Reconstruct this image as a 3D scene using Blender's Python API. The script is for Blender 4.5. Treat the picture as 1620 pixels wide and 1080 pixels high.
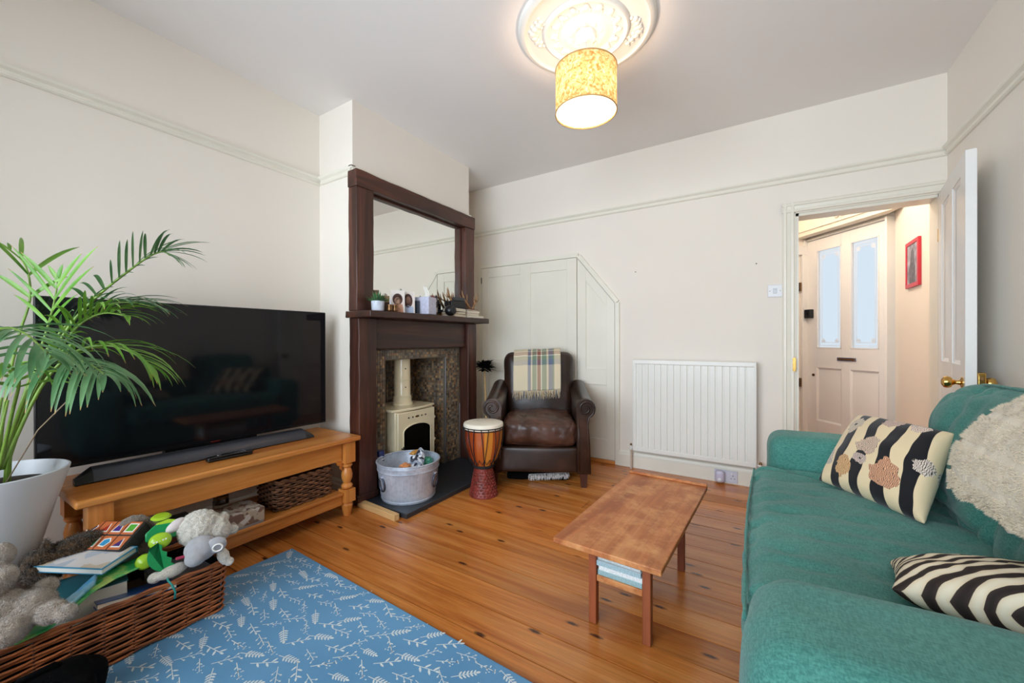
import bpy, bmesh, math, random
from mathutils import Vector, Matrix, Euler, noise
R = math.radians
PI = math.pi
SC = bpy.context.scene
for o in list(bpy.data.objects): bpy.data.objects.remove(o, do_unlink=True)
COL = SC.collection
random.seed(7)

# ------------------------------------------------------------------ camera
CAM_H = 1.04
cam_d = bpy.data.cameras.new('camera'); cam = bpy.data.objects.new('camera', cam_d); COL.objects.link(cam)
cam_d.sensor_fit = 'HORIZONTAL'; cam_d.sensor_width = 36.0
cam_d.lens = 36.0 * 631.6 / 1620.0
cam_d.clip_start = 0.02; cam_d.clip_end = 100
cam.location = (0, 0, CAM_H)
cam.rotation_euler = (Matrix.Rotation(R(32.08), 4, 'Z') @ Matrix.Rotation(R(90 - 0.135), 4, 'X') @ Matrix.Rotation(R(-0.128), 4, 'Z')).to_euler()
SC.camera = cam

# ------------------------------------------------------------------ exposure, world, daylight
vs = SC.view_settings
vs.view_transform = 'Standard'; vs.look = 'None'; vs.gamma = 1.0; vs.exposure = 0.14
vs.use_curve_mapping = False
W = bpy.data.worlds.new('sky'); SC.world = W; W.use_nodes = True
bg = W.node_tree.nodes['Background']; bg.inputs[0].default_value = (0.84, 0.92, 1.0, 1); bg.inputs[1].default_value = 0.84

def area(name, loc, rot, sx, sy, power, col):
    d = bpy.data.lights.new(name, 'AREA'); d.shape = 'RECTANGLE'; d.size = sx; d.size_y = sy; d.energy = power; d.color = col
    o = bpy.data.objects.new(name, d); COL.objects.link(o); o.location = loc; o.rotation_euler = rot; return o
# daylight entering by the bay window in the wall behind the camera
area('daylight_window', (-0.9, -0.98, 1.42), (R(90), 0, R(0)), 2.5, 1.75, 126, (0.77, 0.885, 1.0))

# ------------------------------------------------------------------ helpers
def lin(c):
    out = []
    for v in c[:3]:
        v = v / 255.0
        out.append(v / 12.92 if v <= 0.04045 else ((v + 0.055) / 1.055) ** 2.4)
    return tuple(out) + (1.0,)

class MB:
    """collects geometry; build() links it as ONE mesh object"""
    def __init__(s): s.v = []; s.f = []; s.uv = None; s.fc = None
    def add(s, vs_, fs_):
        b = len(s.v); s.v += [Vector(p) for p in vs_]; s.f += [tuple(b + i for i in f) for f in fs_]
        return b
    def box(s, x0, x1, y0, y1, z0, z1):
        p = [(x0,y0,z0),(x1,y0,z0),(x1,y1,z0),(x0,y1,z0),(x0,y0,z1),(x1,y0,z1),(x1,y1,z1),(x0,y1,z1)]
        s.add(p, [(0,3,2,1),(4,5,6,7),(0,1,5,4),(1,2,6,5),(2,3,7,6),(3,0,4,7)]); return s
    def lathe(s, prof, n=32, c=(0,0,0), caps=True, rf=None, axis='Z'):
        vs_ = []; fs_ = []; m = len(prof)
        for (r, z) in prof:
            for i in range(n):
                a = 2*PI*i/n; rr = r * (rf(a, z) if rf else 1)
                p = (rr*math.cos(a), rr*math.sin(a), z)
                if axis == 'X': p = (p[2], p[0], p[1])
                elif axis == 'Y': p = (p[1], p[2], p[0])
                vs_.append((c[0]+p[0], c[1]+p[1], c[2]+p[2]))
        for j in range(m-1):
            for i in range(n):
                k = (i+1) % n
                fs_.append((j*n+i, j*n+k, (j+1)*n+k, (j+1)*n+i))
        if caps:
            if prof[0][0] > 1e-5: fs_.append(tuple(reversed(range(n))))
            if prof[-1][0] > 1e-5: fs_.append(tuple((m-1)*n+i for i in range(n)))
        s.add(vs_, fs_); return s
    def cyl(s, c, r, h, axis='Z', n=24, r2=None):
        return s.lathe([(r, 0), (r if r2 is None else r2, h)], n, c, True, None, axis)
    def tube(s, pts, r, n=8, closed=False, flat=1.0):
        pts = [Vector(p) for p in pts]; m = len(pts)
        rs = r if isinstance(r, (list, tuple)) else [r]*m
        vs_ = []; fs_ = []; up = None
        for i, p in enumerate(pts):
            if closed: t = pts[(i+1) % m] - pts[i-1]
            else: t = pts[min(i+1, m-1)] - pts[max(i-1, 0)]
            t = t.normalized() if t.length > 1e-9 else Vector((0,0,1))
            if up is None:
                up = Vector((0,0,1)) if abs(t.z) < 0.9 else Vector((1,0,0))
            x = (up - t*up.dot(t))
            x = x.normalized() if x.length > 1e-6 else t.orthogonal().normalized()
            up = x; y = t.cross(x)
            for k in range(n):
                a = 2*PI*k/n
                vs_.append(p + x*math.cos(a)*rs[i]*flat + y*math.sin(a)*rs[i])
        for i in range(m if closed else m-1):
            j = (i+1) % m
            for k in range(n):
                l = (k+1) % n
                fs_.append((i*n+k, i*n+l, j*n+l, j*n+k))
        if not closed:
            fs_.append(tuple(reversed(range(n)))); fs_.append(tuple((m-1)*n+k for k in range(n)))
        s.add(vs_, fs_); return s
    def prism(s, poly, d0, d1, plane='XZ'):
        n = len(poly); vs_ = []
        for d in (d0, d1):
            for (a, b) in poly:
                vs_.append({'XZ': (a, d, b), 'XY': (a, b, d), 'YZ': (d, a, b)}[plane])
        fs_ = [tuple(range(n)), tuple(reversed(range(n, 2*n)))]
        for i in range(n):
            j = (i+1) % n; fs_.append((i, i+n, j+n, j))
        s.add(vs_, fs_); return s
    def ell(s, c, r, nu=20, nv=12, rot=None):
        if not isinstance(r, (tuple, list)): r = (r, r, r)
        vs_ = []; fs_ = []
        for j in range(nv+1):
            th = PI*j/nv
            for i in range(nu):
                a = 2*PI*i/nu
                vs_.append(Vector((r[0]*math.sin(th)*math.cos(a), r[1]*math.sin(th)*math.sin(a), -r[2]*math.cos(th))))
        if rot is not None:
            m = Euler(rot).to_matrix(); vs_ = [m @ p for p in vs_]
        vs_ = [p + Vector(c) for p in vs_]
        for j in range(nv):
            for i in range(nu):
                k = (i+1) % nu
                fs_.append((j*nu+i, j*nu+k, (j+1)*nu+k, (j+1)*nu+i))
        s.add(vs_, fs_); return s
    def surf(s, nu, nv, f, uv=False):
        b = len(s.v)
        for j in range(nv+1):
            for i in range(nu+1): s.v.append(Vector(f(i/nu, j/nv)))
        w = nu+1
        for j in range(nv):
            for i in range(nu):
                s.f.append((b+j*w+i, b+j*w+i+1, b+(j+1)*w+i+1, b+(j+1)*w+i))
                if uv:
                    if s.uv is None: s.uv = []
                    s.uv.append([(i/nu, j/nv), ((i+1)/nu, j/nv), ((i+1)/nu, (j+1)/nv), (i/nu, (j+1)/nv)])
        return s
    def xf(s, m, start=0):
        for i in range(start, len(s.v)): s.v[i] = m @ s.v[i]
        return s
    def build(s, name, mat, parent=None, smooth=False, bevel=0, seg=2, sub=0, solid=0, merge=False, world=False, auto=None):
        vv = s.v
        if world and parent is not None:
            mi = parent.matrix_basis.inverted(); vv = [mi @ p for p in vv]
        me = bpy.data.meshes.new(name); me.from_pydata([tuple(p) for p in vv], [], s.f)
        if s.uv:
            l = me.uv_layers.new(name='UVMap'); k = 0
            for fi, f in enumerate(s.f):
                for q in range(len(f)):
                    l.data[k].uv = s.uv[fi][q] if fi < len(s.uv) else (0, 0); k += 1
        if s.fc:
            at = me.attributes.new('tint', 'FLOAT_COLOR', 'FACE')
            for i, c in enumerate(s.fc): at.data[i].color = c
        if merge or not s.uv:
            bm = bmesh.new(); bm.from_mesh(me)
            if merge: bmesh.ops.remove_doubles(bm, verts=bm.verts, dist=1e-5)
            bmesh.ops.recalc_face_normals(bm, faces=bm.faces); bm.to_mesh(me); bm.free()
        if smooth:
            me.shade_smooth() if hasattr(me, 'shade_smooth') else None
            for p in me.polygons: p.use_smooth = True
            if auto: me.set_sharp_from_angle(angle=R(auto))
        me.materials.append(mat)
        o = bpy.data.objects.new(name, me); COL.objects.link(o); o.parent = parent
        if solid:
            md = o.modifiers.new('solid', 'SOLIDIFY'); md.thickness = solid; md.offset = 0
        if bevel:
            md = o.modifiers.new('bevel', 'BEVEL'); md.width = bevel; md.segments = seg; md.limit_method = 'ANGLE'; md.angle_limit = R(40)
            for p in me.polygons: p.use_smooth = True
            me.set_sharp_from_angle(angle=R(30))
        if sub:
            md = o.modifiers.new('sub', 'SUBSURF'); md.levels = sub; md.render_levels = sub
        return o

def tag(o, label=None, cat=None, group=None, kind=None):
    if label: o['label'] = label
    if cat: o['category'] = cat
    if group: o['group'] = group
    if kind: o['kind'] = kind
    return o
def thing(name, label, cat, loc=(0,0,0), rotz=0, group=None):
    o = bpy.data.objects.new(name, None); COL.objects.link(o); o.empty_display_size = 0.05
    o.location = loc; o.rotation_euler = (0, 0, rotz); bpy.context.view_layer.update()
    o.matrix_basis = Matrix.Translation(loc) @ Matrix.Rotation(rotz, 4, 'Z')
    return tag(o, label, cat, group)
def struct(o, label=None, cat=None):
    o['kind'] = 'structure'
    if label: o['label'] = label
    if cat: o['category'] = cat
    return o
def box(name, mat, parent, x0, x1, y0, y1, z0, z1, bevel=0.003, **k):
    return MB().box(x0,x1,y0,y1,z0,z1).build(name, mat, parent, bevel=bevel, **k)

def puffy(sx, sy, sz, n=(14,14,6), r=0.05, b=(0,0,0), wr=0.0, wf=(6,6,6), seed=0, sag=0.0, cr=0.0, cf=(2,7,2)):
    """a soft rounded block centred on the origin"""
    m = MB(); idx = {}
    h = (sx/2, sy/2, sz/2)
    r = min(r, min(h)*0.999)
    def remap(t): return math.sin(t*PI/2)*0.6 + t*0.4
    def put(u, v, w):
        key = (round(u,5), round(v,5), round(w,5))
        if key in idx: return idx[key]
        uu, vv, ww = remap(u), remap(v), remap(w)
        q = Vector((uu*h[0], vv*h[1], ww*h[2]))
        c = Vector([max(-(h[i]-r), min(h[i]-r, q[i])) for i in range(3)])
        d = q - c
        nrm = d.normalized() if d.length > 1e-9 else Vector((0,0,1))
        p = c + nrm*r
        p.x += b[0]*uu*(1-vv*vv)*(1-ww*ww); p.y += b[1]*vv*(1-uu*uu)*(1-ww*ww); p.z += b[2]*ww*(1-uu*uu)*(1-vv*vv)
        if wr:
            nn = noise.fractal(Vector((p.x*wf[0]+seed, p.y*wf[1], p.z*wf[2])), 1.0, 2.0, 3)
            p += nrm*wr*nn
        if cr:
            q2 = Vector((p.x*cf[0]+seed*1.7, p.y*cf[1]-seed, p.z*cf[2])); nn = noise.noise(q2); n3 = noise.noise(q2*2.3+Vector((9,4,1)))
            p -= nrm*cr*(max(0.0, 1-abs(nn)*7)**2*(0.5+0.5*noise.noise(q2*0.6)) + 0.5*max(0.0, 1-abs(n3)*6)**2)
        if sag: p.z -= sag*(1-uu*uu)*(1-vv*vv)*(0.5+0.5*ww)
        m.v.append(p); idx[key] = len(m.v)-1
        return idx[key]
    def face(n1, n2, fn):
        for i in range(n1):
            for j in range(n2):
                a0, a1 = -1+2*i/n1, -1+2*(i+1)/n1; b0, b1 = -1+2*j/n2, -1+2*(j+1)/n2
                m.f.append((put(*fn(a0,b0)), put(*fn(a1,b0)), put(*fn(a1,b1)), put(*fn(a0,b1))))
    for sgn in (-1, 1):
        face(n[0], n[1], lambda a, c: (a, c, sgn)); face(n[0], n[2], lambda a, c: (a, sgn, c)); face(n[1], n[2], lambda a, c: (sgn, a, c))
    return m

# ------------------------------------------------------------------ materials
def new_mat(name):
    m = bpy.data.materials.new(name); m.use_nodes = True; nt = m.node_tree
    return m, nt, nt.nodes['Principled BSDF']
def nd(nt, t, **k):
    n = nt.nodes.new(t)
    for a, v in k.items():
        if a.startswith('i_'):
            key = a[2:]; key = int(key) if key.isdigit() else key.replace('_', ' ')
            n.inputs[key].default_value = v
        else: setattr(n, a, v)
    return n
def ramp(nt, stops, interp='LINEAR'):
    n = nt.nodes.new('ShaderNodeValToRGB'); cr = n.color_ramp; cr.interpolation = interp
    while len(cr.elements) < len(stops): cr.elements.new(0.5)
    for e, (p, c) in zip(cr.elements, stops): e.position = p; e.color = c if len(c) == 4 else lin(c)
    return n
def coords(nt, scale=(1,1,1), rnd=False, kind='Object', rot=(0,0,0)):
    tc = nd(nt, 'ShaderNodeTexCoord'); mp = nd(nt, 'ShaderNodeMapping'); mp.inputs['Scale'].default_value = scale; mp.inputs['Rotation'].default_value = rot
    nt.links.new(tc.outputs[kind], mp.inputs['Vector'])
    if rnd:
        oi = nd(nt, 'ShaderNodeObjectInfo'); ml = nd(nt, 'ShaderNodeVectorMath', operation='SCALE'); ml.inputs[0].default_value = (37.0, 51.0, 23.0)
        nt.links.new(oi.outputs['Random'], ml.inputs['Scale']); nt.links.new(ml.outputs[0], mp.inputs['Location'])
    return mp.outputs[0]
def mixc(nt, a, b, fac, mode='MIX'):
    n = nd(nt, 'ShaderNodeMix', data_type='RGBA', blend_type=mode)
    for sock, val in ((n.inputs[0], fac), (n.inputs[6], a), (n.inputs[7], b)):
        if hasattr(val, 'is_linked') or hasattr(val, 'links'): nt.links.new(val, sock)
        else: sock.default_value = val
    return n.outputs[2]
def add_bump(nt, bs, height, strength=0.3, dist=0.01):
    bp = nd(nt, 'ShaderNodeBump'); bp.inputs['Strength'].default_value = strength; bp.inputs['Distance'].default_value = dist
    nt.links.new(height, bp.inputs['Height']); nt.links.new(bp.outputs[0], bs.inputs['Normal'])
def plain(name, col, rough=0.5, metal=0.0, var=0.06, vs_=6.0, bump=0.0, bs_=150.0, spec=0.5, coat=0.0, sheen=0.0, rnd=False, bdist=0.004, trans=0.0):
    m, nt, bs = new_mat(name)
    c = lin(col)
    no = nd(nt, 'ShaderNodeTexNoise'); no.inputs['Scale'].default_value = vs_; no.inputs['Detail'].default_value = 5
    nt.links.new(coords(nt, rnd=rnd), no.inputs['Vector'])
    dk = tuple(x*(1-var*2) for x in c[:3]) + (1,); lt = tuple(min(1, x*(1+var)) for x in c[:3]) + (1,)
    rp = ramp(nt, [(0.3, dk), (0.7, lt)]); nt.links.new(no.outputs['Fac'], rp.inputs[0]); nt.links.new(rp.outputs[0], bs.inputs['Base Color'])
    bs.inputs['Roughness'].default_value = rough; bs.inputs['Metallic'].default_value = metal
    bs.inputs['Specular IOR Level'].default_value = spec; bs.inputs['Coat Weight'].default_value = coat
    if sheen: bs.inputs['Sheen Weight'].default_value = sheen; bs.inputs['Sheen Roughness'].default_value = 0.5
    if trans: bs.inputs['Transmission Weight'].default_value = trans
    if bump:
        n2 = nd(nt, 'ShaderNodeTexNoise'); n2.inputs['Scale'].default_value = bs_; n2.inputs['Detail'].default_value = 3
        nt.links.new(coords(nt), n2.inputs['Vector']); add_bump(nt, bs, n2.outputs['Fac'], bump, bdist)
    return m
def wood(name, dark, mid, light, axis='X', grain=14.0, rough=0.4, knots=True, bump=0.15, coat=0.0, kscale=1.0, kcol=(58,28,10), var=0.25, spec=0.5, blot=None):
    m, nt, bs = new_mat(name)
    st = {'X': (0.07, 1, 1), 'Y': (1, 0.07, 1), 'Z': (1, 1, 0.07)}[axis]
    base = coords(nt, rnd=True)
    def sc(f, vec):
        q = nd(nt, 'ShaderNodeVectorMath', operation='MULTIPLY'); q.inputs[1].default_value = tuple(x*f for x in vec); nt.links.new(base, q.inputs[0]); return q.outputs[0]
    n1 = nd(nt, 'ShaderNodeTexNoise', i_Scale=1.0, i_Detail=6.0, i_Roughness=0.62, i_Distortion=0.9); nt.links.new(sc(grain, st), n1.inputs['Vector'])
    n2 = nd(nt, 'ShaderNodeTexNoise', i_Scale=1.0, i_Detail=3.0, i_Roughness=0.6); nt.links.new(sc(grain*9, tuple(x if x == 1 else x*0.4 for x in st)), n2.inputs['Vector'])
    r1 = ramp(nt, [(0.30, dark), (0.48, mid), (0.68, light)]); nt.links.new(n1.outputs['Fac'], r1.inputs[0])
    r2 = ramp(nt, [(0.3, (1-var,)*3+(1,)), (0.62, (1,1,1,1))]); nt.links.new(n2.outputs['Fac'], r2.inputs[0])
    c = mixc(nt, r1.outputs[0], r2.outputs[0], 1.0, 'MULTIPLY')
    oi = nd(nt, 'ShaderNodeObjectInfo'); r4 = ramp(nt, [(0, (0.82,0.80,0.78,1)), (0.5, (1,1,1,1)), (1, (1.12,1.08,1.0,1))]); nt.links.new(oi.outputs['Random'], r4.inputs[0])
    c = mixc(nt, c, r4.outputs[0], 1.0, 'MULTIPLY')
    if knots:
        kst = {'X': (1.6, 5.0, 0.0), 'Y': (5.0, 1.6, 2.0), 'Z': (5.0, 5.0, 1.6)}[axis]
        vo = nd(nt, 'ShaderNodeTexVoronoi', voronoi_dimensions='2D' if axis == 'X' else '3D', i_Scale=1.0, i_Randomness=1.0); nt.links.new(sc(kscale, kst), vo.inputs['Vector'])
        nz = nd(nt, 'ShaderNodeTexNoise', i_Scale=1.0, i_Detail=2.0); nt.links.new(sc(70, (1,1,1)), nz.inputs['Vector'])
        ad = nd(nt, 'ShaderNodeMath', operation='MULTIPLY_ADD'); ad.inputs[1].default_value = 0.035; nt.links.new(nz.outputs['Fac'], ad.inputs[0]); nt.links.new(vo.outputs['Distance'], ad.inputs[2])
        r3 = ramp(nt, [(0.046, (1,1,1,1)), (0.085, (0,0,0,1))]); nt.links.new(ad.outputs[0], r3.inputs[0])
        c = mixc(nt, c, lin(kcol), r3.outputs[0])
    if blot:
        b1 = nd(nt, 'ShaderNodeTexNoise', i_Scale=1.0, i_Detail=6.0, i_Roughness=0.7); nt.links.new(sc(9, (1,1,1)), b1.inputs['Vector']); rb_ = ramp(nt, [(0.46, (0,0,0,1)), (0.72, (0.75,0.75,0.75,1))]); nt.links.new(b1.outputs['Fac'], rb_.inputs[0]); c = mixc(nt, c, lin(blot), rb_.outputs[0])
    nt.links.new(c, bs.inputs['Base Color'])
    bs.inputs['Roughness'].default_value = rough; bs.inputs['Coat Weight'].default_value = coat; bs.inputs['Coat Roughness'].default_value = 0.15; bs.inputs['Specular IOR Level'].default_value = spec
    if bump: add_bump(nt, bs, n2.outputs['Fac'], bump, 0.002)
    return m
def emit(name, col, s):
    m, nt, bs = new_mat(name); bs.inputs['Base Color'].default_value = lin(col); bs.inputs['Emission Color'].default_value = lin(col); bs.inputs['Emission Strength'].default_value = s; return m
def weave(name, c1, c2, rough=0.85, s=420.0, sheen=0.3, blot=0.12, bump=0.25, big=2.2):
    """woven cloth: fine crossing threads, soft blotches of fading"""
    m, nt, bs = new_mat(name)
    w1 = nd(nt, 'ShaderNodeTexNoise', i_Scale=s, i_Detail=2.0); nt.links.new(coords(nt, (1,0.25,1)), w1.inputs['Vector'])
    w2 = nd(nt, 'ShaderNodeTexNoise', i_Scale=s, i_Detail=2.0); nt.links.new(coords(nt, (0.25,1,0.6)), w2.inputs['Vector'])
    ml = nd(nt, 'ShaderNodeMath', operation='ADD'); nt.links.new(w1.outputs['Fac'], ml.inputs[0]); nt.links.new(w2.outputs['Fac'], ml.inputs[1])
    hf = nd(nt, 'ShaderNodeMath', operation='MULTIPLY'); hf.inputs[1].default_value = 0.5; nt.links.new(ml.outputs[0], hf.inputs[0])
    r1 = ramp(nt, [(0.38, c2), (0.62, c1)]); nt.links.new(hf.outputs[0], r1.inputs[0])
    b = nd(nt, 'ShaderNodeTexNoise', i_Scale=big, i_Detail=4.0); nt.links.new(coords(nt), b.inputs['Vector'])
    r2 = ramp(nt, [(0.35, (1-blot,1-blot,1-blot,1)), (0.7, (1+blot*0.5,)*3+(1,))]); nt.links.new(b.outputs['Fac'], r2.inputs[0])
    nt.links.new(mixc(nt, r1.outputs[0], r2.outputs[0], 1.0, 'MULTIPLY'), bs.inputs['Base Color'])
    bs.inputs['Roughness'].default_value = rough; bs.inputs['Sheen Weight'].default_value = sheen; bs.inputs['Specular IOR Level'].default_value = 0.25
    add_bump(nt, bs, hf.outputs[0], bump, 0.002)
    return m

M = {}
M['wall'] = plain('painted_plaster', (243,234,222), 0.85, var=0.012, vs_=1.3, bump=0.05, bs_=90, spec=0.25)
M['ceil'] = plain('ceiling_paint', (245,240,236), 0.9, var=0.012, vs_=1.5, bump=0.04, bs_=60, spec=0.2)
M['gloss'] = plain('white_gloss_paint', (240,234,219), 0.35, var=0.015, vs_=4, bump=0.04, bs_=40)
M['gloss2'] = plain('white_door_paint', (236,234,230), 0.32, var=0.012, vs_=4, bump=0.04, bs_=30)
M['cream'] = plain('cream_paint', (238,230,214), 0.5, var=0.015, vs_=4)
M['pine_floor'] = wood('varnished_pine_boards', (172,92,36), (202,122,54), (220,146,76), 'X', 13.0, 0.27, True, 0.10, 0.2, 1.30, (74,36,14), 0.24)
M['gap'] = plain('dark_board_gap', (70,38,16), 0.9)
M['pine'] = wood('waxed_pine', (188,106,42), (212,134,60), (226,156,82), 'Y', 10.0, 0.38, True, 0.10, 0.1, 0.8, (84,44,14), 0.14)
M['pine_z'] = wood('waxed_pine_upright', (182,102,40), (208,130,58), (224,152,78), 'Z', 10.0, 0.38, False, 0.10, 0.1, 1, (84,44,14), 0.14)
M['oak'] = wood('dark_stained_oak', (44,22,15), (70,36,25), (98,54,38), 'Z', 12.0, 0.42, False, 0.3, 0.1, 1, (20,10,6), 0.3)
M['oak_y'] = wood('dark_stained_oak_rail', (44,22,15), (70,36,25), (98,54,38), 'Y', 12.0, 0.42, False, 0.3, 0.1, 1, (20,10,6), 0.3)
M['teak'] = wood('worn_teak', (150,80,38), (178,104,54), (204,136,82), 'Y', 9.0, 0.5, False, 0.12, 0.0, 1, (60,30,14), 0.18, 0.5, (224,164,104))
M['teak_z'] = wood('teak_leg', (118,58,32), (146,76,44), (166,94,56), 'Z', 12.0, 0.45, False, 0.1, 0.0, 1, (60,30,14), 0.18)
M['raw'] = wood('raw_softwood', (196,150,92), (220,178,120), (234,198,146), 'X', 14.0, 0.7, False, 0.1, 0, 1)
M['slate'] = plain('slate', (44,48,54), 0.38, var=0.15, vs_=5, bump=0.15, bs_=25)
M['black'] = plain('black_plastic', (14,14,16), 0.35, var=0.05)
M['black_soft'] = plain('black_fabric', (9,9,10), 0.95, var=0.2, vs_=20, bump=0.5, bs_=300, spec=0.1)
M['white_pl'] = plain('white_plastic', (234,234,236), 0.3, var=0.01)
M['brass'] = plain('polished_brass', (212,170,96), 0.18, 1.0, var=0.05)
M['chrome'] = plain('bright_steel', (200,200,202), 0.2, 1.0, var=0.03)
M['tarnish'] = plain('tarnished_brass', (140,104,70), 0.4, 0.9, var=0.2)
M['bluegrey'] = plain('door_gap_bluegrey', (92,108,150), 0.5)

# ================================================================== THE ROOM
XL, XC, XR, YB, YF, ZC, ZP = -2.59, -2.232, 0.912, 3.312, -0.88, 2.591, 2.157
C0, C1 = 1.634, 2.836                      # chimney breast
FB0, FB1, FBZ = 1.885, 2.51, 0.904         # fire opening
D0, D1, DZ = 0.191, 0.885, 1.893           # doorway
# floor: every board a piece
fl = MB().box(XL-0.1, XR+0.1, YF-0.1, YB, -0.06, -0.012).build('floor', M['gap'])
struct(fl, 'bare varnished pine floorboards running across the living room', 'floor')
BW = 0.133; y = 1.262 - 17*BW; k = 0
bmesh_cache = {}
def board_mesh(L, w):
    key = (round(L, 3), round(w, 3))
    if key not in bmesh_cache:
        o = MB().box(0, L, 0, w, -0.012, 0.0).build('floorboard', M['pine_floor']); bmesh_cache[key] = o.data; bpy.data.objects.remove(o)
    return bmesh_cache[key]
rb = random.Random(3)
while y < YB + 0.1:
    y0, y1 = max(y, YF), min(y+BW, YB+0.02)
    if y1 - y0 > 0.02:
        cuts = [XL] + ([rb.choice([-1.85, -1.4, -0.95, -0.45, 0.1])] if k % 3 == 1 else []) + [XR]
        for a, b in zip(cuts, cuts[1:]):
            o = bpy.data.objects.new('floorboard', board_mesh(b-a-0.003, y1-y0-0.0046)); COL.objects.link(o); o.parent = fl
            o.location = (a+0.001, y0+0.0023, rb.uniform(-0.0006, 0.0004))
    y += BW; k += 1
# ceiling and walls
struct(MB().box(XL-0.1, XR+0.1, YF-0.1, YB+0.12, ZC, ZC+0.1).build('ceiling', M['ceil']), 'flat off-white plaster ceiling', 'ceiling')
struct(MB().box(XL-0.12, XL, YF-0.1, YB+0.12, 0, ZC).build('wall_left', M['wall']), 'cream plaster wall behind the television', 'wall')
wb = MB(); wb.box(XL, D0, YB, YB+0.12, 0, ZC); wb.box(D1, XR, YB, YB+0.12, 0, ZC); wb.box(D0, D1, YB, YB+0.12, DZ, ZC)
struct(wb.build('wall_back', M['wall']), 'cream plaster wall with the radiator and the doorway', 'wall')
struct(MB().box(XR, XR+0.12, YF-0.1, YB+0.12, 0, ZC).build('wall_right', M['wall']), 'cream plaster wall behind the green sofa', 'wall')
WX0, WX1, WZ0, WZ1 = -2.15, 0.35, 0.5, 2.3
wf = MB(); wf.box(XL, WX0, YF-0.1, YF, 0, ZC); wf.box(WX1, XR, YF-0.1, YF, 0, ZC); wf.box(WX0, WX1, YF-0.1, YF, 0, WZ0); wf.box(WX0, WX1, YF-0.1, YF, WZ1, ZC)
struct(wf.build('wall_front', M['wall']), 'cream plaster wall with the wide window', 'wall')
win = thing('window_1', 'wide white sash window opposite the radiator wall', 'window', (WX0, YF-0.06, WZ0)); struct(win)
ww, wh = WX1-WX0, WZ1-WZ0
for a, b, c, d in ((0, ww, 0, 0.06), (0, ww, wh-0.06, wh)): box('frame_rail', M['gloss'], win, a, b, 0, 0.05, c, d)
for i in range(4): box('frame_post', M['gloss'], win, i*(ww-0.06)/3, i*(ww-0.06)/3+0.06, 0.001, 0.049, 0.06, wh-0.06)
mg, nt, bs = new_mat('clear_pane'); nt.nodes.remove(bs)
tr = nd(nt, 'ShaderNodeBsdfTransparent'); gl = nd(nt, 'ShaderNodeBsdfGlossy'); gl.inputs['Roughness'].default_value = 0.02
fr = nd(nt, 'ShaderNodeFresnel'); mx = nd(nt, 'ShaderNodeMixShader'); nt.links.new(fr.outputs[0], mx.inputs[0]); nt.links.new(tr.outputs[0], mx.inputs[1]); nt.links.new(gl.outputs[0], mx.inputs[2])
nt.links.new(mx.outputs[0], nt.nodes['Material Output'].inputs[0]); M['pane'] = mg
for i in range(3): box('pane', M['pane'], win, i*(ww-0.06)/3+0.06, (i+1)*(ww-0.06)/3, 0.022, 0.027, 0.06, wh-0.06, 0)
# chimney breast with fire opening
cb = MB(); cb.box(XL, XC, C0, FB0, 0, ZC); cb.box(XL, XC, FB1, C1, 0, ZC); cb.box(XL, XC, FB0, FB1, FBZ, ZC)
struct(cb.build('wall_chimney', M['wall']), 'plaster chimney breast above the fireplace', 'wall')
# picture rail
PR = [(0,0),(0.010,0.0),(0.017,0.006),(0.017,0.014),(0.012,0.019),(0.012,0.026),(0.026,0.036),(0.030,0.044),(0.030,0.050),(0,0.050)]
zr = ZP - 0.05
def rail(n, plane, org, sgn, a, b, label):
    p = [(org + sgn*u, zr+v) for u, v in PR]
    return struct(MB().prism(p, a, b, plane).build('trim_%d' % n, M['gloss'], smooth=False), label, 'picture rail')
rail(1, 'XZ', XL, 1, YF, C0, 'white moulded picture rail above the television')
rail(2, 'YZ', C0, -1, XL+0.03, XC+0.03, 'short picture rail on the side of the chimney breast')
rail(3, 'XZ', XC, 1, C0-0.03, C1, 'picture rail across the chimney breast above the mirror')
rail(4, 'YZ', YB, -1, XL, XR, 'white moulded picture rail above the radiator wall')
rail(5, 'XZ', XR, -1, YF, YB-0.03, 'picture rail on the wall behind the sofa')
rail(6, 'XZ', XL, 1, C1, YB-0.03, 'picture rail in the alcove right of the chimney breast')
# skirting
SK = [(0,0),(0.024,0),(0.024,0.095),(0.019,0.104),(0.016,0.118),(0.008,0.127),(0,0.127)]
def skirt(name, plane, org, sgn, a, b, label):
    struct(MB().prism([(org+sgn*u, v) for u, v in SK], a, b, plane).build(name, M['gloss']), label, 'baseboard')
skirt('baseboard_back', 'YZ', YB, -1, -1.02, 0.112, 'white baseboard under the radiator')
skirt('baseboard_left', 'XZ', XL, 1, YF, C0, 'white baseboard behind the pine television bench')
skirt('baseboard_chimney', 'YZ', C0, -1, XL+0.024, XC, 'white baseboard on the side of the chimney breast')
skirt('baseboard_right', 'XZ', XR, -1, YF, YB-0.03, 'white baseboard behind the sofa')
skirt('baseboard_alcove', 'XZ', XL, 1, C1, YB-0.03, 'white baseboard in the alcove beside the fireplace')
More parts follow.
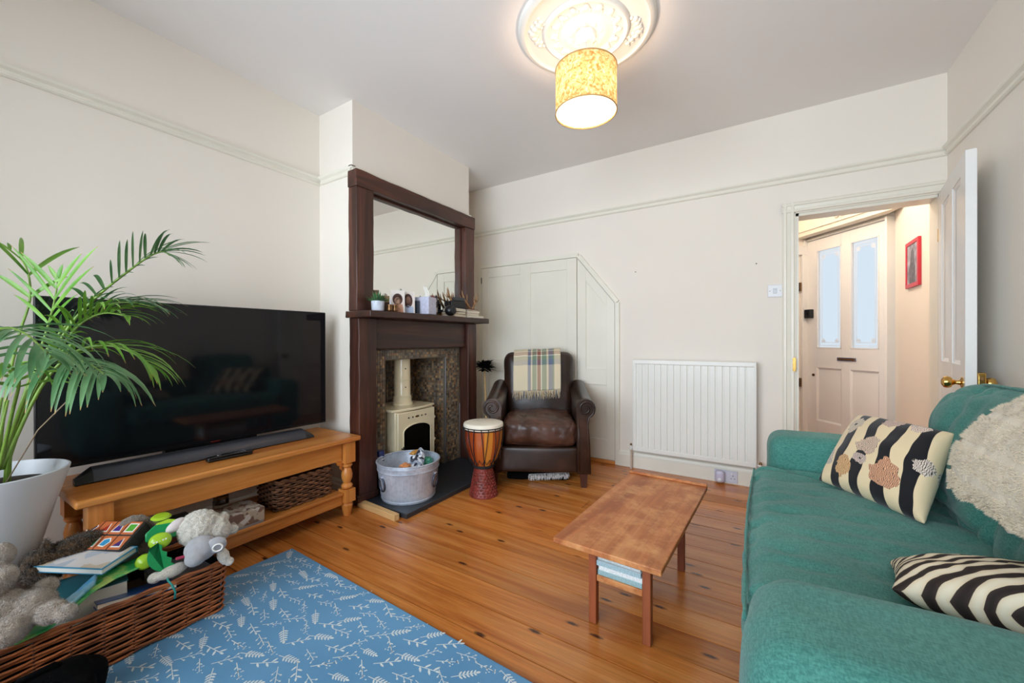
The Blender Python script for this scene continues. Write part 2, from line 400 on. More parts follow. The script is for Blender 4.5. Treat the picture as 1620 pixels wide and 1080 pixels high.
# door surround (architrave)
AR = [(0,0),(0,0.012),(0.010,0.022),(0.022,0.024),(0.026,0.017),(0.046,0.014),(0.050,0.020),(0.064,0.022),(0.070,0.012),(0.075,0.012),(0.075,0)]
af = thing('trim_7', 'white moulded architrave around the open doorway', 'door frame', (D0, YB, 0)); struct(af)
MB().prism([(-0.075+u, -v) for u, v in AR], 0, DZ+0.075, 'XY').build('side_moulding', M['gloss'], af)
MB().prism([(D1-D0+0.026-u*0.34, -v) for u, v in AR], 0, DZ, 'XY').build('side_moulding', M['gloss'], af)
MB().prism([(-v, DZ+0.075-u) for u, v in AR], -0.075, D1-D0+0.026, 'YZ').build('head_moulding', M['gloss'], af)
MB().box(0.0, 0.018, 0.0, 0.14, 0, DZ).build('jamb_lining', M['gloss'], af); MB().box(D1-D0-0.012, D1-D0, 0.0, 0.14, 0, DZ).build('jamb_lining', M['gloss'], af); MB().box(0, D1-D0, 0, 0.14, DZ-0.018, DZ).build('head_lining', M['gloss'], af)
sp = MB().prism([(-0.008+0.010*math.cos(a)*1.0, 0.874+0.012*math.sin(a)+(0.036 if math.sin(a) > 0 else -0.036)) for a in [2*PI*i/20 for i in range(20)]], -0.026, -0.022, 'XZ').build('strike_plate', M['brass'], af, bevel=0.001)
sp['label'] = 'small oval brass plate'

# ---- doors
def panel_door(name, label, loc, rotz, w, t, h, stiles, rails, mat, panes=(), vis=-1):
    """stiles: list of (x0,x1); rails: list of (z0,z1); panels or panes fill the rest"""
    d = thing(name, label, 'door', loc, rotz); struct(d)
    for (a, b) in stiles: box('stile', mat, d, a, b, 0, t, 0, h, 0.002)
    for i in range(len(stiles)-1):
        xa, xb = stiles[i][1], stiles[i+1][0]
        for (a, b) in rails: box('rail', mat, d, xa, xb, 0.0005, t-0.0005, a, b, 0.002)
        for j in range(len(rails)-1):
            za, zb = rails[j][1], rails[j+1][0]
            if (i, j) in panes: continue
            MB().box(xa, xb, t*0.32, t*0.68, za, zb).build('panel', mat, d)
            mo = MB()
            for s_, yy in ((1, 0.004), (-1, t-0.004)):
                fo = t*0.32*s_
                for (p0, p1, q0, q1) in ((xa, xb, za, za), (xa, xb, zb, zb), (xa, xa, za, zb), (xb, xb, za, zb)):
                    cx, cz = (xa+xb)/2, (za+zb)/2; e = 0.016
                    def inn(x, z): return (x + (e if x < cx else -e), z + (e if z < cz else -e))
                    a_, b_ = (p0, q0), (p1, q1); c_, d_ = inn(*b_), inn(*a_)
                    yb = yy + (fo-0.004*s_)*0.9
                    mo.add([(a_[0], yy, a_[1]), (b_[0], yy, b_[1]), (c_[0], yb, c_[1]), (d_[0], yb, d_[1])], [(0,1,2,3)])
            mo.build('panel_moulding', mat, d)
    return d
dw = 0.705
dang = math.atan2(-0.700, -0.100)
d1 = panel_door('door_1', 'white panelled living room door standing open against the wall', (0.868, 3.285, 0.008), dang, dw, 0.036, 1.878,
    [(0, 0.10), (0.315, 0.40), (0.605, dw)], [(0, 0.2), (0.69, 0.915), (1.79, 1.878)], M['gloss2'])
kn = MB(); kn.lathe([(0.026,0),(0.026,0.004),(0.012,0.008),(0.009,0.02),(0.014,0.03),(0.024,0.036),(0.028,0.048),(0.024,0.060),(0.012,0.067),(0,0.068)], 24, (0,0,0), True, None, 'Y')
k1 = kn.build('knob', M['brass'], d1, smooth=True, auto=40); k1.location = (dw-0.055, 0, 0.835); k1.rotation_euler = (0, 0, PI); k1['label'] = 'round brass door knob'
k2 = bpy.data.objects.new('knob', k1.data); COL.objects.link(k2); k2.parent = d1; k2.location = (dw-0.055, 0.036, 0.835); k2['label'] = 'round brass door knob'
lk = box('lock_case', M['brass'], d1, dw-0.075, dw+0.004, 0.0365, 0.062, 0.775, 0.885, 0.004); lk['label'] = 'brass rim lock case'
box('latch_bolt', M['tarnish'], lk, dw+0.004, dw+0.007, 0.042, 0.056, 0.80, 0.83, 0.001); box('snib', M['tarnish'], lk, dw+0.004, dw+0.007, 0.044, 0.054, 0.852, 0.868, 0.001)
for hz in (0.25, 1.6): box('hinge', M['brass'], d1, -0.004, 0.004, -0.003, 0.034, hz, hz+0.075, 0.001)

# ---- hall beyond the doorway
HX = 0.955
hf = MB().box(-0.75, HX+0.1, YB, 5.6, -0.06, -0.001).build('floor_hall', M['pine_floor']); struct(hf, 'wooden hall floor beyond the doorway', 'floor')
struct(MB().box(-0.75, HX+0.1, YB+0.12, 5.6, ZC, ZC+0.1).build('ceiling_hall', M['wall']), 'hall ceiling beyond the doorway', 'ceiling')
struct(MB().box(HX, HX+0.1, YB+0.12, 4.62, 0, ZC).build('wall_hall_right', M['wall']), 'hall wall carrying the red picture frame', 'wall')
u = Vector((-0.632, 0.775, 0)); nv = Vector((-0.775, -0.632, 0)); FD = Vector((HX-0.005, 4.59, 0)); fang = math.atan2(0.775, -0.632)
def quadwall(name, p, q, z0, z1, th, mat, label):
    p = Vector(p); q = Vector(q); d = (q-p).normalized(); n_ = Vector((-d.y, d.x, 0))*th; m = MB()
    vs_ = [p, q, q+n_, p+n_]
    m.add([(a.x,a.y,z0) for a in vs_]+[(a.x,a.y,z1) for a in vs_], [(0,3,2,1),(4,5,6,7),(0,1,5,4),(1,2,6,5),(2,3,7,6),(3,0,4,7)])
    return struct(m.build(name, mat), label, 'wall')
e0 = FD + u*0.813; e1 = e0 + u*0.03
quadwall('wall_hall_lintel', e1, FD, 2.085, ZC, 0.1, M['wall'], 'hall wall over the front door')
e2 = e1 + nv*0.95
quadwall('wall_hall_left', e2, e1, 0, ZC, 0.1, M['wall'], 'angled hall wall left of the front door')
quadwall('wall_hall_side', (-0.62, YB+0.12, 0), e2, 0, ZC, 0.1, M['wall'], 'hall side wall out of sight')
fd = panel_door('door_2', 'white front door with two frosted glass panes and a letterbox', FD, fang, 0.813, 0.044, 2.06,
    [(0.02, 0.09), (0.35, 0.437), (0.707, 0.813)], [(0, 0.22), (0.76, 0.955), (1.95, 2.06)], M['gloss2'], panes={(0, 1), (1, 1)})
mf, nt, bs = new_mat('frosted_glass'); bs.inputs['Base Color'].default_value = (0.88,0.94,0.98,1); bs.inputs['Transmission Weight'].default_value = 1.0; bs.inputs['Roughness'].default_value = 0.45; bs.inputs['IOR'].default_value = 1.1
M['frost'] = mf
me_, nt, bs = new_mat('etched_line'); nt.nodes.remove(bs); tl = nd(nt, 'ShaderNodeBsdfTranslucent'); tl.inputs[0].default_value = (1,1,1,1); df = nd(nt, 'ShaderNodeBsdfDiffuse'); df.inputs[0].default_value = (0.95,0.97,1,1); mx = nd(nt, 'ShaderNodeMixShader'); mx.inputs[0].default_value = 0.7; nt.links.new(df.outputs[0], mx.inputs[1]); nt.links.new(tl.outputs[0], mx.inputs[2]); nt.links.new(mx.outputs[0], nt.nodes['Material Output'].inputs[0]); M['etch'] = me_
for (a, b) in ((0.09, 0.35), (0.437, 0.707)):
    pn = MB().box(a, b, 0.020, 0.025, 0.955, 1.95).build('pane', M['frost'], fd)
    et = MB(); yy0, yy1 = 0.0252, 0.0262
    for ins, wd in ((0.018, 0.011), (0.042, 0.007)):
        x0, x1, z0, z1 = a+ins, b-ins, 0.955+ins*1.3, 1.95-ins*1.3
        et.box(x0, x0+wd, yy0, yy1, z0, z1); et.box(x1-wd, x1, yy0, yy1, z0, z1); et.box(x0, x1, yy0, yy1, z0, z0+wd); et.box(x0, x1, yy0, yy1, z1-wd, z1)
    for cx in (a+0.062, b-0.062):
        for zz, sg in ((1.95-0.075, -1), (0.955+0.075, 1)):
            et.box(cx-0.022, cx+0.022, yy0, yy1, zz-0.01, zz+0.01); et.box(cx-0.012, cx+0.012, yy0, yy1, zz-0.022, zz+0.022)
    et.build('etched_border', M['etch'], pn)
for (a, b) in ((0.09, 0.35), (0.437, 0.707)):
    g = MB(); g.box(a, a+0.010, 0.026, 0.046, 0.955, 1.95); g.box(b-0.010, b, 0.026, 0.046, 0.955, 1.95); g.box(a, b, 0.026, 0.046, 0.955, 0.966); g.box(a, b, 0.026, 0.046, 1.939, 1.95); g.build('glazing_bead', M['gloss2'], fd)
lb = box('letterbox', M['chrome'], fd, 0.285, 0.475, 0.0445, 0.052, 0.838, 0.872, 0.002); box('flap', M['tarnish'], lb, 0.30, 0.46, 0.052, 0.055, 0.846, 0.864, 0.001)
nl = box('night_latch', M['black'], fd, 0.735, 0.808, 0.0445, 0.09, 1.265, 1.355, 0.006); MB().cyl((0.772, 0.09, 1.31), 0.015, 0.014, 'Y').build('latch_knob', M['black'], nl, smooth=True, auto=40)
MB().cyl((0.74, 0.044, 0.68), 0.014, 0.006, 'Y').build('keyhole', M['tarnish'], fd, smooth=True, auto=40)
# frame of the front door
fj = thing('trim_8', 'white frame around the front door', 'door frame', FD, fang); struct(fj)
box('frame_post', M['gloss2'], fj, -0.0, 0.018, -0.02, 0.075, 0, 2.085, 0.002); box('frame_post', M['gloss2'], fj, 0.815, 0.842, -0.02, 0.07, 0, 2.085, 0.002); box('frame_head', M['gloss2'], fj, 0.018, 0.815, -0.02, 0.05, 2.066, 2.085, 0.002)
# cupboard over the front door
oc = thing('overdoor_cupboard', 'cream cupboard with two small knobs above the front door', 'cupboard', FD, fang)
L = 0.842
m = MB(); poly = [(-0.0, 0.07), (L, 0.07), (L, 0.172), (-0.235, 0.172)]
m.prism([(x, y_) for x, y_ in poly], 2.10, 2.59, 'XY').build('carcass', M['cream'], oc)
box('cupboard_door', M['cream'], oc, -0.20, 0.30, 0.173, 0.189, 2.14, 2.57, 0.002); box('cupboard_door', M['cream'], oc, 0.304, 0.82, 0.173, 0.189, 2.14, 2.57, 0.002)
for xx in (0.27, 0.335): MB().ell((xx, 0.205, 2.185), (0.018, 0.016, 0.018)).build('knob', M['cream'], oc, smooth=True)
# casing of a further hall door, left
c3 = thing('door_3', 'narrow glimpse of a hall door, its dark gap painted blue-grey', 'door', e1, math.atan2(nv.y, nv.x)); struct(c3)
box('casing', M['gloss2'], c3, 0.03, 0.10, 0.001, 0.03, 0, 2.0, 0.003); box('leaf', M['bluegrey'], c3, 0.13, 0.80, 0.001, 0.012, 0, 1.93, 0.003); box('casing', M['gloss2'], c3, 0.03, 0.86, 0.001, 0.032, 1.93, 2.02, 0.003); box('casing', M['gloss2'], c3, 0.80, 0.87, 0.001, 0.03, 0, 1.93, 0.003)  # leaf coloured blue-grey to put in the dark shade of the door gap
for hz in (0.55, 1.55): box('hinge', M['tarnish'], c3, 0.112, 0.13, 0.012, 0.03, hz, hz+0.09, 0.001)
# picture in the hall
M['red'] = plain('red_lacquer', (206,40,58), 0.35, var=0.03)
M['print'] = plain('grey_print', (176,172,184), 0.7, var=0.25, vs_=14, spec=0.2)
pf = thing('wall_picture', 'small picture in a red frame on the hall wall', 'picture', (HX-0.001, 4.08, 1.43), R(90))
pw, ph = 0.300, 0.345
for (a, b, c, d) in ((-pw/2, -pw/2+0.028, 0, ph), (pw/2-0.028, pw/2, 0, ph), (-pw/2+0.028, pw/2-0.028, 0, 0.028), (-pw/2+0.028, pw/2-0.028, ph-0.028, ph)):
    box('frame_side', M['red'], pf, a, b, 0, 0.018, c, d, 0.002)
MB().box(-pw/2+0.028, pw/2-0.028, 0.004, 0.012, 0.028, ph-0.028).build('mount', M['print'], pf)
M['sil'] = plain('grey_silhouette', (118,116,126), 0.8, var=0.2, vs_=30)
MB().prism([(-0.06,0.03),(0.07,0.03),(0.075,0.14),(0.045,0.2),(0.03,0.27),(-0.01,0.29),(-0.035,0.25),(-0.03,0.2),(-0.065,0.14)], 0.012, 0.0128, 'XZ').build('printed_figure', M['sil'], pf)
# unseen hall ceiling lamp, put in to light the hall
hl = thing('unseen_hall_lamp', 'small unseen ceiling lamp put in to light the hall', 'lamp', (0.25, 3.95, ZC))
MB().lathe([(0.05,0),(0.05,-0.02),(0.01,-0.03),(0.006,-0.10),(0,-0.10)], 20).build('ceiling_cup', M['white_pl'], hl, smooth=True, auto=40)
MB().ell((0,0,-0.14), 0.035).build('bulb', emit('lit_bulb', (255,232,200), 8), hl, smooth=True)
ld = bpy.data.lights.new('unseen_hall_lamp_light', 'POINT'); ld.energy = 19; ld.color = (1.0, 0.89, 0.77); ld.shadow_soft_size = 0.06
lo = bpy.data.objects.new('unseen_hall_lamp_light', ld); COL.objects.link(lo); lo.parent = hl; lo.location = (0, 0, -0.24)

# ---- understairs cupboard on the back wall
uc = thing('understairs_cupboard', 'white panelled cupboard with a sloping corner behind the armchair', 'cupboard', (0, YB, 0))
T = 0.016
FX0, FX1, FXR, FZT, FZR = -2.43, -1.385, -1.045, 1.775, 1.355
def sl(x): return FZT + (FZR-FZT)*(x-FX1)/(FXR-FX1)
# frame moulding around: left, top, slope, right
mo = MB(); W_ = 0.035
def strip(a, b, wid, t0, t1):
    a = Vector((a[0], 0, a[1])); b = Vector((b[0], 0, b[1])); d = (b-a).normalized(); n_ = Vector((-d.z, 0, d.x))*wid
    q = [a, b, b+n_, a+n_]
    mo.add([(p.x, -t0, p.z) for p in q]+[(p.x, -t1, p.z) for p in q], [(0,3,2,1),(4,5,6,7),(0,1,5,4),(1,2,6,5),(2,3,7,6),(3,0,4,7)])
strip((FX0-0.0, FZT), (FX1+0.008, FZT), W_, 0, 0.022); strip((FX1, FZT), (FXR+0.004, FZR-0.004), W_, 0, 0.0215); strip((FXR, FZR), (FXR, 0.0), W_, 0, 0.022); strip((FX0, 0), (FX0, FZT+W_), W_, 0, 0.022)
mo.build('frame_moulding', M['gloss'], uc)
cd = box('cupboard_door', M['gloss'], uc, FX0+0.003, FX1-0.004, -0.012, -0.001, 0.03, FZT-0.004, 0.001); cd['label'] = 'wide panelled cupboard door'
def frame_on(parent, xs, zs, y0, y1, mat):
    for a, b in xs: box('stile', mat, parent, a, b, y1, y0, 0.03, FZT-0.004, 0.0025)
    for i in range(len(xs)-1):
        for a, b in zs: box('rail', mat, parent, xs[i][1], xs[i+1][0], y1+0.0002, y0, a, b, 0.0025)
frame_on(cd, [(FX0+0.003, FX0+0.09), (FX0+0.46, FX0+0.575), (FX1-0.10, FX1-0.004)], [(0.03, 0.2), (0.74, 0.86), (FZT-0.10, FZT-0.004)], -0.012, -0.022, M['gloss'])
sd = MB().prism([(FX1+0.003, 0.03), (FXR-0.003, 0.03), (FXR-0.003, sl(FXR-0.003)-0.004), (FX1+0.003, sl(FX1+0.003)-0.006)], -0.012, -0.001, 'XZ').build('side_panel', M['gloss'], uc)
def poly_part(name, pts, parent, y0=-0.022, y1=-0.012): return MB().prism(pts, y0, y1, 'XZ').build(name, M['gloss'], parent, bevel=0.002)
a_, b_ = FX1+0.003, FXR-0.003
poly_part('stile', [(a_, 0.03), (a_+0.08, 0.03), (a_+0.08, sl(a_+0.08)-0.008), (a_, sl(a_)-0.008)], sd)
poly_part('stile', [(b_-0.07, 0.03), (b_, 0.03), (b_, sl(b_)-0.008), (b_-0.07, sl(b_-0.07)-0.008)], sd)
for z0, z1 in ((0.03, 0.2), (0.66, 0.80)): poly_part('rail', [(a_+0.08, z0), (b_-0.07, z0), (b_-0.07, z1), (a_+0.08, z1)], sd)
poly_part('rail', [(a_+0.08, sl(a_+0.08)-0.115), (b_-0.07, sl(b_-0.07)-0.115), (b_-0.07, sl(b_-0.07)-0.008), (a_+0.08, sl(a_+0.08)-0.008)], sd)
for hz in (1.62,): box('hinge', M['black'], cd, FX0-0.002, FX0+0.006, -0.026, -0.012, hz, hz+0.06, 0.001)
box('threshold', M['pine_floor'], uc, FX0, FXR, -0.03, -0.001, 0.0, 0.028, 0.003)

# ---- switch, sockets, nails
sw = thing('light_switch', 'white square light switch left of the doorway', 'light switch', (0.075, YB, 1.379))
box('plate', M['white_pl'], sw, -0.043, 0.043, -0.009, -0.0005, -0.043, 0.043, 0.004); box('rocker', plain('grey_rocker', (206,208,212), 0.3), sw, -0.011, 0.011, -0.013, -0.009, -0.018, 0.018, 0.002)
for xx in (-0.03, 0.03): MB().cyl((xx, -0.0095, 0), 0.003, 0.002, 'Y', 10).build('screw', M['tarnish'], sw)
so = thing('wall_socket', 'white double wall socket in the baseboard under the radiator', 'socket', (-0.225, YB-0.024, 0.052))
box('plate', plain('socket_plastic', (214,214,226), 0.3, var=0.01), so, -0.075, 0.075, -0.010, -0.0005, -0.043, 0.043, 0.004)
for xx in (0.045,):
    for dx, dz, w_, h_ in ((0, 0.008, 0.004, 0.009), (-0.011, -0.012, 0.008, 0.004), (0.011, -0.012, 0.008, 0.004)): box('pin_hole', M['black'], so, xx+dx-w_/2, xx+dx+w_/2, -0.0112, -0.0098, dz-h_/2, dz+h_/2, 0)
    box('switch_rocker', M['white_pl'], so, xx-0.012, xx-0.002, -0.014, -0.010, 0.016, 0.032, 0.001)
pl = thing('plug_in_freshener', 'rounded pale lilac plug-in device in the wall socket', 'plug', (-0.262, YB-0.034, 0.052))
m = puffy(0.062, 0.045, 0.090, (10,8,10), 0.022); m.xf(Matrix.Translation((0, -0.0235, 0))).build('body', plain('lilac_plastic', (206,200,220), 0.3, var=0.01), pl, smooth=True)
MB().lathe([(0.016,0),(0.015,0.004),(0,0.005)], 20, (0,-0.051,-0.022), True, None, 'Y').build('button', M['white_pl'], pl, smooth=True).scale = (1,1,1)
for i, (xx, zz, lab) in enumerate(((-0.035, 1.58, 'tiny dark nail in the wall left of the light switch'), (-0.88, 1.60, 'tiny dark nail in the wall beside the cupboard'))):
    tag(MB().lathe([(0.004,0.0),(0.004,-0.003),(0.001,-0.006),(0,-0.006)], 10, (0,0,0), True, None, 'Y').build('wall_nail', M['black'], smooth=True), lab, 'nail', 'nails in the radiator wall').location = (xx, YB, zz)

# ---- radiator
ra = thing('radiator', 'white ribbed panel radiator on the back wall', 'radiator', (-0.882, YB-0.09, 0.156))
RW, RH, RT = 0.849, 0.730, 0.058
M['rad'] = plain('radiator_enamel', (238,236,228), 0.28, var=0.01, vs_=3)
n = 17; pitch = (RW-0.05)/n; front = []
prof = [(0.0, 0.0)]
for i in range(n):
    x0 = 0.025 + i*pitch
    prof += [(x0+0.002, 0.0), (x0+0.006, 0.010), (x0+0.011, 0.010), (x0+0.015, 0.0015), (x0+pitch-0.008, 0.0)]
prof += [(RW, 0.0)]
m = MB(); m.prism(prof+[(RW, 0.016), (0, 0.016)], 0.035, RH-0.035, 'XY')
m.build('ribbed_panel', M['rad'], ra)
for a, b in ((0, 0.035), (RH-0.035, RH)): box('panel_edge', M['rad'], ra, 0, RW, -0.002, 0.016, a, b, 0.005)
for a in (0, RW-0.014): box('side_panel', M['rad'], ra, a, a+0.014, -0.003, RT, 0.0, RH, 0.004)
box('top_grille', M['rad'], ra, 0.014, RW-0.014, 0.016, RT, RH-0.012, RH-0.002, 0.001)
box('rear_panel', M['rad'], ra, 0.014, RW-0.014, RT-0.012, RT, 0.01, RH-0.02, 0.002)
for xx in (0.15, RW-0.17): box('bracket', M['rad'], ra, xx, xx+0.03, RT, 0.0895, 0.1, RH-0.1, 0.001)
M['copper'] = plain('painted_pipe', (214,196,176), 0.4, var=0.08)
v1 = MB().tube([(-0.02, 0.03, -0.156), (-0.02, 0.03, 0.01)], 0.008, 10).build('pipe', M['copper'], ra, smooth=True, auto=40)
MB().tube([(-0.02, 0.03, 0.0), (-0.02, 0.03, 0.035)], 0.011, 12).tube([(-0.02, 0.03, 0.018), (0.004, 0.03, 0.018)], 0.009, 10).build('valve', M['rad'], ra, smooth=True, auto=40)
MB().cyl((-0.02, 0.03, 0.035), 0.009, 0.015, 'Z', 12, 0.006).build('valve_spindle', M['tarnish'], ra, smooth=True, auto=40)
MB().tube([(RW+0.022, 0.03, -0.045), (RW+0.022, 0.03, 0.02)], 0.010, 10).tube([(RW-0.004, 0.03, 0.012), (RW+0.022, 0.03, 0.012)], 0.009, 10).build('valve', M['rad'], ra, smooth=True, auto=40)
MB().cyl((RW+0.022, 0.03, 0.02), 0.011, 0.016, 'Z', 12, 0.007).build('valve_spindle', M['tarnish'], ra, smooth=True, auto=40)
MB().tube([(RW+0.022, 0.03, -0.04), (RW+0.022, 0.03, -0.08), (RW+0.015, 0.045, -0.095), (RW-0.005, 0.064, -0.098)], 0.008, 10).build('pipe', M['copper'], ra, smooth=True)

# ---- ceiling rose and pendant lamp
LX, LY = -0.744, 1.885
cr = thing('ceiling_rose', 'large round white plaster ceiling rose with leaf ornament', 'ceiling rose', (LX, LY, ZC))
M['plaster'] = plain('white_plaster', (238,234,226), 0.75, var=0.01)
RR = 0.335
MB().lathe([(RR,0),(RR,-0.010),(RR-0.012,-0.024),(RR-0.03,-0.026),(RR-0.036,-0.018),(RR-0.05,-0.016),(0.215,-0.016),(0.21,-0.028),(0.20,-0.033),(0.19,-0.028),(0.186,-0.020),(0.13,-0.020),(0.105,-0.030),(0.09,-0.036),(0.07,-0.034),(0.06,-0.028),(0,-0.028)], 72).build('disc', M['plaster'], cr, smooth=True, auto=50)
def leaf_ring(rad, nn, L_, w_, z_, name, up=0.010):
    for i in range(nn):
        a = 2*PI*i/nn
        m = MB(); m.ell((rad, 0, z_), (L_, w_, up), 10, 6); m.ell((rad-L_*0.6, w_*0.9, z_), (L_*0.5, w_*0.45, up*0.8), 8, 5); m.ell((rad-L_*0.6, -w_*0.9, z_), (L_*0.5, w_*0.45, up*0.8), 8, 5)
        m.xf(Matrix.Rotation(a, 4, 'Z')).build(name, M['plaster'], cr, smooth=True)
leaf_ring(0.157, 16, 0.022, 0.018, -0.022, 'leaf_ornament')
for i in range(4):
    a = R(30) + i*PI/2; m = MB()
    for j in range(7):
        t = (j-3)/3; aa = a + t*0.33; rr = 0.25 + 0.012*math.cos(t*PI)
        m.ell((rr*math.cos(aa), rr*math.sin(aa), -0.019), (0.020-0.006*abs(t), 0.020-0.006*abs(t), 0.010), 10, 6)
        m.ell(((rr+0.016)*math.cos(aa+0.05), (rr+0.016)*math.sin(aa+0.05), -0.017), (0.010, 0.010, 0.008), 8, 5)
        m.ell(((rr-0.018)*math.cos(aa-0.05), (rr-0.018)*math.sin(aa-0.05), -0.017), (0.011, 0.011, 0.008), 8, 5)
    m.build('swag_ornament', M['plaster'], cr, smooth=True)
leaf_ring(0.078, 10, 0.012, 0.009, -0.036, 'bud_ornament', 0.006)
pd = thing('pendant_lamp', 'lit drum pendant lamp with ochre botanical fabric shade', 'lamp', (LX, LY, ZC-0.028))
MB().lathe([(0.052,0.0),(0.052,-0.012),(0.046,-0.024),(0.012,-0.030),(0.006,-0.036),(0,-0.036)], 28).build('ceiling_cup', M['white_pl'], pd, smooth=True, auto=40)
ZS = ZC-0.028
zt, zb, rs = 2.385-ZS, 2.172-ZS, 0.150
MB().tube([(0,0,-0.03), (0,0,zt-0.05)], 0.0035, 8).build('flex', M['white_pl'], pd, smooth=True)
MB().cyl((0,0,zt-0.075), 0.02, 0.05, 'Z', 16).build('bulb_holder', M['white_pl'], pd, smooth=True, auto=40)
ms, nt, bs = new_mat('printed_shade'); nt.nodes.remove(bs)
vo = nd(nt, 'ShaderNodeTexVoronoi', i_Scale=26.0, i_Randomness=0.9); nt.links.new(coords(nt, (1,1,0.8)), vo.inputs['Vector'])
no = nd(nt, 'ShaderNodeTexNoise', i_Scale=46.0, i_Detail=5.0, i_Distortion=1.6); nt.links.new(coords(nt), no.inputs['Vector'])
r1 = ramp(nt, [(0.36, (150,104,54)), (0.45, (190,158,104)), (0.55, (212,192,146)), (0.70, (234,226,202))]); nt.links.new(no.outputs['Fac'], r1.inputs[0])
r2 = ramp(nt, [(0.10, (232,222,196)), (0.22, (192,158,106)), (0.5, (168,128,74))]); nt.links.new(vo.outputs['Distance'], r2.inputs[0])
cs = mixc(nt, r1.outputs[0], r2.outputs[0], 0.35)
tl = nd(nt, 'ShaderNodeBsdfTranslucent'); df = nd(nt, 'ShaderNodeBsdfDiffuse'); mx = nd(nt, 'ShaderNodeMixShader'); mx.inputs[0].default_value = 0.34
nt.links.new(cs, tl.inputs[0]); nt.links.new(cs, df.inputs[0]); nt.links.new(tl.outputs[0], mx.inputs[2]); nt.links.new(df.outputs[0], mx.inputs[1]); nt.links.new(mx.outputs[0], nt.nodes['Material Output'].inputs[0])
M['shade'] = ms
sh = MB().lathe([(rs,zt),(rs,zb)], 64, (0,0,0), False).build('lamp_shade', M['shade'], pd, smooth=True)
M['shade_rim'] = plain('shade_trim', (186,150,92), 0.6)
for zz in (zt, zb): MB().tube([(rs*math.cos(2*PI*i/64), rs*math.sin(2*PI*i/64), zz) for i in range(64)], 0.003, 6, True).build('rim', M['shade_rim'], sh, smooth=True)
md_, nt, bs = new_mat('opal_diffuser'); nt.nodes.remove(bs); tl = nd(nt, 'ShaderNodeBsdfTranslucent'); tl.inputs[0].default_value = (0.95,0.93,0.9,1); nt.links.new(tl.outputs[0], nt.nodes['Material Output'].inputs[0])
MB().lathe([(0,zb+0.006),(rs-0.003,zb+0.006)], 64, (0,0,0), False).build('diffuser', md_, pd, smooth=True)
ld = bpy.data.lights.new('pendant_light', 'POINT'); ld.energy = 6.2; ld.color = (1.0, 0.76, 0.56); ld.shadow_soft_size = 0.035
lo = bpy.data.objects.new('pendant_light', ld); COL.objects.link(lo); lo.parent = pd; lo.location = (0, 0, (zt+zb)/2)

# ================================================================== FIREPLACE
# hearth
he = thing('hearth', 'dark slate hearth slab in front of the stove', 'hearth', (-2.0, 2.2, 0))
box('slab', M['slate'], he, XC+2.0+0.004, 0.245, 1.640-2.2, 2.81-2.2, 0.0005, 0.03, 0.003)
MB().box(-2.575+2.0, XC+2.0+0.003, FB0-2.2+0.012, FB1-2.2-0.012, 0.0005, 0.028).build('inner_slab', M['slate'], he)
st_ = thing('wood_strip', 'short raw timber strip at the end of the hearth', 'timber', (-1.975, 1.612, 0), R(-4))
box('timber', M['raw'], st_, -0.185, 0.185, -0.018, 0.018, 0.0005, 0.036, 0.002)
# mosaic tiles : joined because each is under ten pixels across
mt, nt, bs = new_mat('mosaic_tile'); at = nd(nt, 'ShaderNodeAttribute', attribute_name='tint'); nt.links.new(at.outputs['Color'], bs.inputs['Base Color']); bs.inputs['Roughness'].default_value = 0.3
no = nd(nt, 'ShaderNodeTexNoise', i_Scale=60.0, i_Detail=3.0); nt.links.new(coords(nt), no.inputs['Vector']); add_bump(nt, bs, no.outputs['Fac'], 0.2, 0.003)
M['tile'] = mt; M['grout'] = plain('grey_grout', (112,100,84), 0.9, var=0.1, vs_=30)
ts = thing('tile_surround', 'brown mosaic tile surround and lining of the fire opening', 'tiles', (XC, 2.2, 0))
PAL = [(94,78,62),(108,90,70),(120,102,82),(80,66,54),(130,110,86),(104,96,84),(74,64,56),(140,112,78),(112,84,62),(92,86,78)]
rt = random.Random(11)
def tiles(org, du, dv, nrm, lu, lv, skip=None, s=0.0205, name='mosaic'):
    m = MB(); m.fc = []; org, du, dv, nrm = map(Vector, (org, du, dv, nrm))
    nu, nv_ = int(lu/s), int(lv/s)
    for i in range(nu):
        for j in range(nv_):
            if skip and skip((i+0.5)*s, (j+0.5)*s): continue
            g = 0.0012; c = lin(rt.choice(PAL)); f = rt.uniform(1.15, 1.95); c = (c[0]*f, c[1]*f, c[2]*f, 1)
            p = org + du*(i*s+g) + dv*(j*s+g); a = s-2*g; hgt = 0.003+rt.uniform(-0.0006, 0.0006); e = 0.0008
            q = [p, p+du*a, p+du*a+dv*a, p+dv*a]; top = [p+du*e+dv*e+nrm*hgt, p+du*(a-e)+dv*e+nrm*hgt, p+du*(a-e)+dv*(a-e)+nrm*hgt, p+du*e+dv*(a-e)+nrm*hgt]
            m.add(q+top, [(4,5,6,7),(0,1,5,4),(1,2,6,5),(2,3,7,6),(3,0,4,7)]); m.fc += [c]*5
    m.v = [v - Vector((XC, 2.2, 0)) for v in m.v]
    o = m.build(name, M['tile'], ts); o['kind'] = 'stuff'; return o
TY0, TY1, TZ1 = 1.735, 2.690, 0.985
bk = MB(); bk.box(0.0005, 0.008, TY0-2.2, FB0-2.2, 0.03, TZ1); bk.box(0.0005, 0.008, FB1-2.2, TY1-2.2, 0.03, TZ1); bk.box(0.0005, 0.008, FB0-2.2, FB1-2.2, FBZ, TZ1)
bk.build('grout_bed', M['grout'], ts)
tiles((XC+0.008, TY0, 0.031), (0,1,0), (0,0,1), (1,0,0), TY1-TY0, TZ1-0.031, lambda a, b: FB0-TY0-0.006 < a < FB1-TY0+0.006 and b < FBZ-0.031+0.005, name='front_mosaic')
